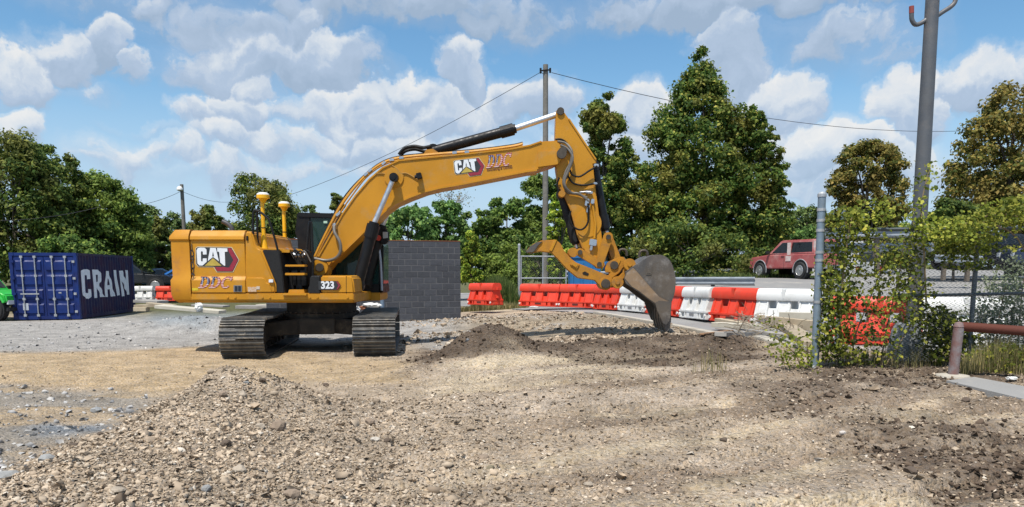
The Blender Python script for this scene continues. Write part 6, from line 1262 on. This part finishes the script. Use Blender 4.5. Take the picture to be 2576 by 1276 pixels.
tree('broadleaf_tree', 'low pale green tree in front of the left wood', [(590,120,180),(605,100,240),(625,95,280),(650,100,290),(700,110,280)], 38, 6000, .2, 'mid', (190, 730), 45, LG, crad=.13)
tree('broadleaf_tree', 'dark filler tree deep in the left wood between the crowns', [(450,130,260),(500,90,330),(600,80,380),(720,80,380)], 54, 9000, .3, 'dark', (220, 735), 60, LG)
tree('broadleaf_tree', 'dark tree left of the wood, cut off by the left frame edge', [(350,-230,-120),(380,-270,-80),(440,-300,-40),(540,-310,-30),(640,-290,-40),(700,-260,-60)], 44, 9000, .26, 'dark', (-170, 730), 60, LG)
tree('broadleaf_tree', 'further dark tree outside the left frame edge', [(400,-480,-360),(440,-520,-310),(540,-540,-290),(640,-520,-300),(700,-480,-320)], 46, 8000, .28, 'mid', (-410, 730), 50, LG)
FG = 'trees along the far boundary'
tree('broadleaf_tree', 'dark round tree right behind the excavator exhaust', [(518,500,540),(535,480,560),(560,475,575),(600,478,580),(690,480,575)], 58, 7000, .26, 'dark', (525, 700), 50, FG)
tree('broadleaf_tree', 'olive tree with two tops behind the two yellow masts', [(440,600,640),(455,585,690),(475,580,735),(500,575,755),(540,572,765),(590,575,765),(690,580,760)], 56, 12000, .24, 'dark', (665, 700), 80, FG)
tree('broadleaf_tree', 'low far tree seen between masts and cab', [(517,770,795),(530,760,805),(570,755,815),(640,755,815)], 75, 3000, .3, 'far', (785, 690), 26, FG)
tree('broadleaf_tree', 'slender far tree sticking up left of the boom', [(485,835,855),(500,826,870),(520,828,872),(545,832,868),(600,835,866)], 66, 2500, .24, 'dark', (850, 690), 18, FG, crad=.25)
for i, (x0, x1, yt, yb, Y, kd, lb) in enumerate(((390,490,536,690,95,'far','distant hazy tree by the lamp pole'),(470,590,545,690,90,'far','distant low tree above the engine cover'),(720,880,560,700,80,'far','far low tree hidden behind the cab'),(300,420,520,690,100,'far','distant tree showing over the left wood'))):
    tree('distant_tree', lb, [(yt, (x0 * 2 + x1) / 3, (x0 + 2 * x1) / 3), (yt + 15, x0 + 8, x1 - 8), (yt + 50, x0, x1), (yb, x0, x1)], Y, 4500, .42, kd, ((x0 + x1) / 2, 692), 36, 'distant low trees')
SG = 'shrubs behind the block wall'
for (rows, Y, n_, kd, base, lb) in (([(515,1010,1060),(530,970,1085),(560,950,1100),(620,945,1110),(700,950,1110)],40,8000,'sumac',(1030,720),'pale green shrubby tree just right of the boom cylinders'), ([(498,1085,1130),(515,1065,1160),(560,1060,1185),(620,1060,1190),(700,1065,1190)],42,8500,'sumac',(1120,720),'pale green shrubby tree above the wall right end'),
    ([(530,1170,1230),(550,1150,1260),(600,1140,1270),(700,1150,1270)],44,8000,'mid',(1205,715),'mid green bushy tree right of the wall'), ([(485,1250,1290),(500,1225,1310),(540,1210,1340),(600,1205,1345),(700,1210,1340)],46,10000,'mid',(1275,715),'taller green tree between wall and utility pole'),
    ([(440,1330,1370),(455,1310,1410),(500,1300,1440),(560,1295,1450),(640,1300,1450),(700,1310,1440)],48,12000,'mid',(1370,715),'green tree right behind the utility pole'), ([(560,940,990),(580,900,1010),(640,890,1020),(700,900,1010)],50,6000,'mid',(955,715),'dark green shrub seen between cab and boom'), ([(540,850,910),(560,830,935),(640,820,950),(700,820,950)],56,5000,'mid',(885,715),'green shrub behind the cab roof')):
    tree('shrubby_tree', lb, rows, Y, n_, .22, kd, base, 60, SG, crad=.15, limbs=8, trunk_r=.1)
tree('yellowing_bush', 'yellowing narrow bush at the right end of the block wall', [(585,1176,1192),(605,1165,1205),(640,1158,1212),(680,1155,1215),(705,1158,1212)], 33, 5000, .15, 'yellow', (1185, 712), 40, None, limbs=5, trunk_r=.05)
tree('yellowing_bush', 'yellow tinged bush between utility pole and stick', [(490,1392,1412),(520,1380,1430),(580,1375,1440),(640,1375,1440),(690,1378,1438)], 36, 6000, .16, 'yellow', (1410, 710), 45, None, limbs=5, trunk_r=.06)
tree('green_bush', 'light green bush left of the chain link gate', [(640,1230,1290),(655,1215,1320),(690,1205,1330),(722,1205,1325)], 34, 6000, .14, 'mid', (1265, 722), 45, None, limbs=4, trunk_r=.05)
# grassy mound: fine upright blades
def grass(pxr, pyr, Y0, Y1, n, h, mat, label, z0=None, w=.02, droop=.5):
    X = []; 
    u = rng.random((n, 2)); Y = Y0 + (Y1 - Y0) * u[:, 1]; A = np.array([at(pxr[0], pyr, y).x for y in (Y0, Y1)]); B = np.array([at(pxr[1], pyr, y).x for y in (Y0, Y1)]); f = u[:, 1]; x = (A[0] + (A[1] - A[0]) * f) * (1 - u[:, 0]) + (B[0] + (B[1] - B[0]) * f) * u[:, 0]
    z = H(x, Y); hh = h * rng.uniform(.4, 1.2, n) * (.4 + .6 * np.sin(PI * u[:, 0])) ; dx = rng.normal(0, .25, (n, 2)) * hh[:, None] * droop; base = np.stack([x, Y, z - .02], -1); sd_ = np.stack([rng.normal(size=n), rng.normal(size=n), np.zeros(n)], -1); sd_ /= np.linalg.norm(sd_, axis=1)[:, None]
    mid = base + np.stack([dx[:, 0] * .4, dx[:, 1] * .4, hh * .6], -1); top = base + np.stack([dx[:, 0], dx[:, 1], hh], -1)
    V = np.stack([base - sd_ * w, base + sd_ * w, mid + sd_ * w * .7, mid - sd_ * w * .7, top], 1).reshape(-1, 3); b = np.arange(n)[:, None] * 5
    F = np.concatenate([b + np.array([[0, 1, 2]]), b + np.array([[0, 2, 3]]), b + np.array([[3, 2, 4]])]); return tag(fast_mesh('grass', V, F, mat), label, 'grass', kind='stuff')
GRS = leafmat('green_grass', [(0, (.045, .08, .02)), (1, (.22, .24, .08)), (.5, (.08, .13, .03))], .3); DRY = leafmat('dry_grass', [(0, (.12, .12, .04)), (1, (.45, .36, .18)), (.5, (.22, .2, .09))], .3)
grass((1190, 1310), 720, 30, 33.5, 9000, 1.25, GRS, 'tall soft green grass behind the single orange barrier', w=.018); grass((1150, 1330), 730, 29.3, 30.5, 2500, .35, DRY, 'low dry grass along the far lot edge', w=.015); grass((1600, 2060), 705, 33.5, 36.5, 7000, .28, GRS, 'weeds along the guard rail under the big tree', w=.018, droop=1.2)
grass((2415, 2600), 935, 8.9, 9.9, 1500, .45, DRY, 'dry yellow grass behind the rusty rail', w=.004); grass((2090, 2420), 905, 9.5, 10.6, 900, .28, DRY, 'sparse dry stalks below the vines', w=.004)
# leafless tree
bt = at(1140, 560, 52); BT = thing('bare_tree', 'thin nearly leafless tree above the shrubs under the boom', 'tree', (bt.x, 52, Hs(bt.x, 52))); mb = MB()
def twig(p, d, L, r, lev):
    e = p + d * L; mb.tube([p, p + d * L * .5 + Vector((random.gauss(0, .05), 0, .04)) * L, e], [r, r * .55], 5, cap=False)
    if lev:
        for k in range(3): twig(p + d * L * random.uniform(.5, 1.), (d + Vector((random.gauss(0, .55), random.gauss(0, .4), random.uniform(-.1, .4)))).normalized(), L * random.uniform(.5, .75), r * .55, lev - 1)
b0 = Vector((bt.x, 52, Hs(bt.x, 52))); mb.tube([b0, (bt.x, 52, at(1140, 525, 52).z)], [.1, .06], 6)
for k in range(5): twig(Vector((bt.x, 52, at(1140, 535, 52).z)), Vector((random.gauss(0, .5), random.gauss(0, .4), 1)).normalized(), .8, .035, 3)
build('branches', mb, M('pale_bark', (.24, .21, .17), .9), BT); rw = np.stack([rng.normal(bt.x, .7, 260), rng.normal(52, .5, 260), rng.uniform(at(1140, 525, 52).z, at(1140, 472, 52).z, 260)], -1); V, F = leaves(rw, rng.normal(size=(260, 3)), np.full(260, .12)); fast_mesh('leaves', V, F, GC['brown'], BT, tuple(BT.location))
# right-hand trees
RG = None
tree('tall_tree', 'narrow tree with autumn tints right behind the excavator stick', [(226,1498,1528),(250,1478,1552),(290,1462,1576),(330,1450,1584),(400,1448,1590),(480,1445,1605),(560,1450,1610),(640,1455,1600),(690,1470,1590)], 40, 22000, .21, 'tulip', (1525, 705), 85, RG, crad=.15, trunk_r=.15)
tree('tall_tree', 'tallest conical tree with dense dark crown right of the stick', [(115,1760,1772),(140,1742,1790),(180,1718,1805),(220,1685,1832),(260,1665,1870),(300,1640,1900),(340,1622,1925),(400,1600,1955),(460,1588,1975),(520,1578,1985),(580,1575,1980),(640,1580,1970),(695,1600,1950)], 41, 52000, .215, 'tulip', (1775, 705), 210, RG, crad=.10, limbs=16, trunk_r=.25)
tree('tall_tree', 'side tree leaning on the right flank of the tallest tree', [(262,1890,1905),(285,1878,1925),(330,1870,1950),(380,1880,1970),(440,1890,1990),(500,1895,1998),(560,1895,1995),(620,1890,1985),(690,1880,1960)], 39.5, 12000, .19, 'tulip', (1925, 703), 75, RG, crad=.15, trunk_r=.12)
tree('tall_tree', 'dark filler tree between the narrow tree and the tallest tree', [(380,1560,1600),(420,1535,1640),(500,1520,1660),(600,1515,1665),(700,1520,1660)], 44, 11000, .22, 'dark', (1590, 706), 70, None, crad=.13, limbs=6, trunk_r=.12)
tree('dense_bush', 'green thicket behind the chain link gate', [(590,1300,1420),(610,1250,1470),(650,1240,1490),(705,1240,1490)], 40, 9000, .18, 'mid', (1365, 712), 60, None, crad=.1, limbs=5, trunk_r=.06)
tree('dense_bush', 'dark bush under the tallest tree behind the guard rail', [(560,1620,1760),(590,1580,1860),(640,1570,1950),(700,1580,1960)], 37.5, 9000, .2, 'dark', (1760, 706), 60, None, crad=.1, limbs=5, trunk_r=.06)
tree('round_tree', 'round olive tree between fence post and steel pole', [(360,2150,2215),(372,2120,2250),(400,2095,2275),(440,2078,2290),(490,2068,2295),(540,2075,2285),(600,2090,2270),(650,2100,2260)], 44, 14000, .22, 'brown', (2180, 690), 110, RG, crad=.12)
tree('tall_tree', 'big browning tree at the right edge', [(202,2520,2560),(225,2490,2610),(270,2455,2650),(330,2420,2680),(400,2395,2700),(450,2375,2700),(500,2380,2690),(560,2400,2680),(620,2420,2660)], 34, 20000, .19, 'brown', (2540, 680), 120, RG, crad=.12, trunk_r=.22)
tree('dense_bush', 'dark green bush right of the steel pole below the browning tree', [(505,2350,2420),(520,2330,2460),(560,2320,2480),(640,2320,2480)], 30, 7000, .16, 'dark', (2400, 680), 50, None, crad=.13, limbs=4, trunk_r=.06)
tree('distant_tree', 'distant tree between the tallest tree and the round tree', [(508,2010,2050),(525,1985,2075),(560,1970,2090),(620,1965,2095),(690,1970,2090)], 62, 6000, .28, 'far', (2030, 695), 45, 'distant low trees')
tree('distant_tree', 'low distant tree behind the vines left of the steel pole', [(560,2200,2290),(580,2160,2330),(640,2150,2350),(690,2160,2340)], 58, 5000, .28, 'mid', (2245, 695), 40, 'distant low trees')
tree('green_bush', 'light green bush behind the red car', [(575,2000,2050),(590,1985,2075),(640,1975,2090),(690,1980,2085)], 45, 5000, .18, 'sumac', (2030, 698), 36, None, limbs=4, trunk_r=.06)
tree('distant_tree', 'low dark tree line beyond the right fence', [(590,2380,2560),(610,2340,2640),(650,2330,2650),(690,2330,2650)], 52, 6000, .28, 'dark', (2490, 690), 45, 'distant low trees')
# ---- vines on the fence
VIN = leafmat('vine_leaves', [(0, (0.076, 0.106, 0.014)), (1, (0.500, 0.500, 0.109)), (.3, (0.141, 0.183, 0.024)), (.65, (0.256, 0.295, 0.036)), (.9, (0.461, 0.448, 0.073))], .4); VDK = leafmat('dark_vine_leaves', [(0, (0.058, 0.084, 0.013)), (1, (0.467, 0.415, 0.060)), (.5, (0.117, 0.146, 0.018)), (.85, (0.252, 0.261, 0.040))], .35); GREYG = leafmat('grey_green_shrub', [(0, (.10, .13, .07)), (1, (.36, .40, .27)), (.5, (.19, .23, .13))], .35)  # VDK is a darker set of leaf tones for vines and weeds
STEM = M('vine_stem', (.22, .16, .09), .9)
def vine(label, ells, Y, n, size, mat, stems, spread=.18, name='climbing_vine', cat='vine'):
    c0_ = at(stems[0][0][0], stems[0][0][1], Y); t = thing(name, label, cat, (c0_.x, Y, Hs(c0_.x, Y))); w = np.array([e[2] * e[3] * e[4] for e in ells], float); k = rng.choice(len(ells), n, p=w / w.sum()); E = np.array([e[:4] for e in ells], float)[k]
    a = rng.uniform(0, 2 * PI, n); r_ = np.sqrt(rng.random(n)); px = E[:, 0] + np.cos(a) * r_ * E[:, 2]; py = E[:, 1] + np.sin(a) * r_ * E[:, 3]
    yy = Y + rng.normal(0, spread, n).clip(-2 * spread, 2 * spread); vx = (px - PPX) / FPX; vy = (PPY - py) / FPX; c, s = math.cos(PITCH), math.sin(PITCH); dy = c + vy * s; dz = vy * c - s
    P = np.stack([vx / dy * Y, yy, EYE.z + dz / dy * Y], -1); nn = rng.normal(size=(n, 3)) * .6 + np.array((-.1, -.55, .6)); V, F = leaves(P, nn, size * rng.uniform(.55, 1.35, n), .75); fast_mesh('leaves', V, F, mat, t, tuple(t.location))
    for st_ in stems: mb = MB(); mb.tube([at(p[0], p[1], Y + random.uniform(-.06, .06)) for p in st_], [.012, .006], 5, smooth=4, cap=False); build('stem', mb, STEM, t)
vine('thick vine covering the left half of the fence beside corner post', [(2130,590,55,70,.8),(2110,700,50,90,1.),(2090,830,40,80,1.),(2180,640,80,60,.5),(2240,560,60,45,.22),(2160,790,70,80,.62),(2250,690,60,70,.9),(2300,760,50,60,.9),(2355,850,45,60,.9),(2190,880,70,40,.62),(2120,900,50,30,.7),(2080,740,20,60,1.)], 9.66, 3900, .056, VDK, [((2075,915),(2085,800),(2105,650),(2130,520)),((2215,920),(2232,820),(2260,700),(2275,600)),((2230,915),(2300,800),(2330,700)),((2145,910),(2150,850),(2185,760),(2230,650))], .14)
vine('bright yellow green vine sprays over the fence top and post', [(2130,560,50,40,1.),(2190,530,60,35,.7),(2110,780,35,120,.5),(2085,850,28,60,.8),(2320,470,14,50,.8),(2345,430,10,25,.8),(2310,560,20,60,.8),(2350,590,60,50,1.),(2420,640,60,45,.9),(2440,600,70,40,.9),(2250,800,60,60,.3)], 9.55, 2700, .052, VIN, [((2330,760),(2325,640),(2318,520),(2340,420)),((2110,900),(2120,700),(2140,560),(2150,530))], .12)
vine('arching pale vine mass along the fence top at the right', [(2440,562,70,20,1.),(2500,545,70,24,1.),(2560,522,60,30,1.2),(2590,560,40,26,.8),(2470,598,60,12,.5),(2380,585,50,26,.8),(2540,628,45,10,.4)], 9.2, 2300, .048, VIN, [((2600,700),(2560,600),(2480,560),(2390,570)),((2600,560),(2530,540),(2450,550))], .2)
vine('leafy vine low on the fence around the pole footing', [(2365,820,50,50,1.),(2395,850,45,50,.9),(2350,895,30,25,.8),(2440,840,35,30,.5),(2280,640,40,50,.6)], 9.75, 1900, .055, VDK, [((2300,915),(2340,850),(2390,800))], .12)
vine('grey green feathery shrub behind the fence at the right', [(2520,760,60,70,1.),(2570,720,50,80,1.),(2500,830,60,60,1.),(2570,850,50,80,1.),(2460,790,25,40,.5)], 10.0, 4200, .040, GREYG, [((2500,930),(2510,820),(2530,720)),((2560,930),(2565,800),(2575,700))], .22, 'feathery_shrub', 'shrub')
vine('dark weeds at the right edge below the rail', [(2520,900,60,35,1.),(2570,905,40,40,1.),(2460,905,30,28,.7)], 9.3, 1300, .045, VDK, [((2520,940),(2530,890))], .2, 'weed_clump', 'weeds')
vine('small yellow green weeds left of the corner post foot', [(1985,880,40,40,1.),(2010,910,45,30,1.),(1960,860,30,28,.6),(2030,880,20,50,.9),(1925,820,25,14,.3),(1990,935,20,12,.6)], 9.5, 330, .050, VIN, [((2020,940),(2000,890),(1950,850)),((2025,940),(1985,920),(1955,900)),((2035,930),(2030,860))], .2, 'weed_clump', 'weeds')
vine('olive sprig hanging beside the board heap', [(1935,815,40,18,1.),(1960,840,25,22,.8)], 10.6, 70, .045, VDK, [((2030,890),(1980,840),(1900,805))], .1, 'weed_clump', 'weeds')
grass((1740, 1830), 945, 9.3, 9.9, 60, .35, DRY, 'few yellow straws on the dark soil', w=.004)
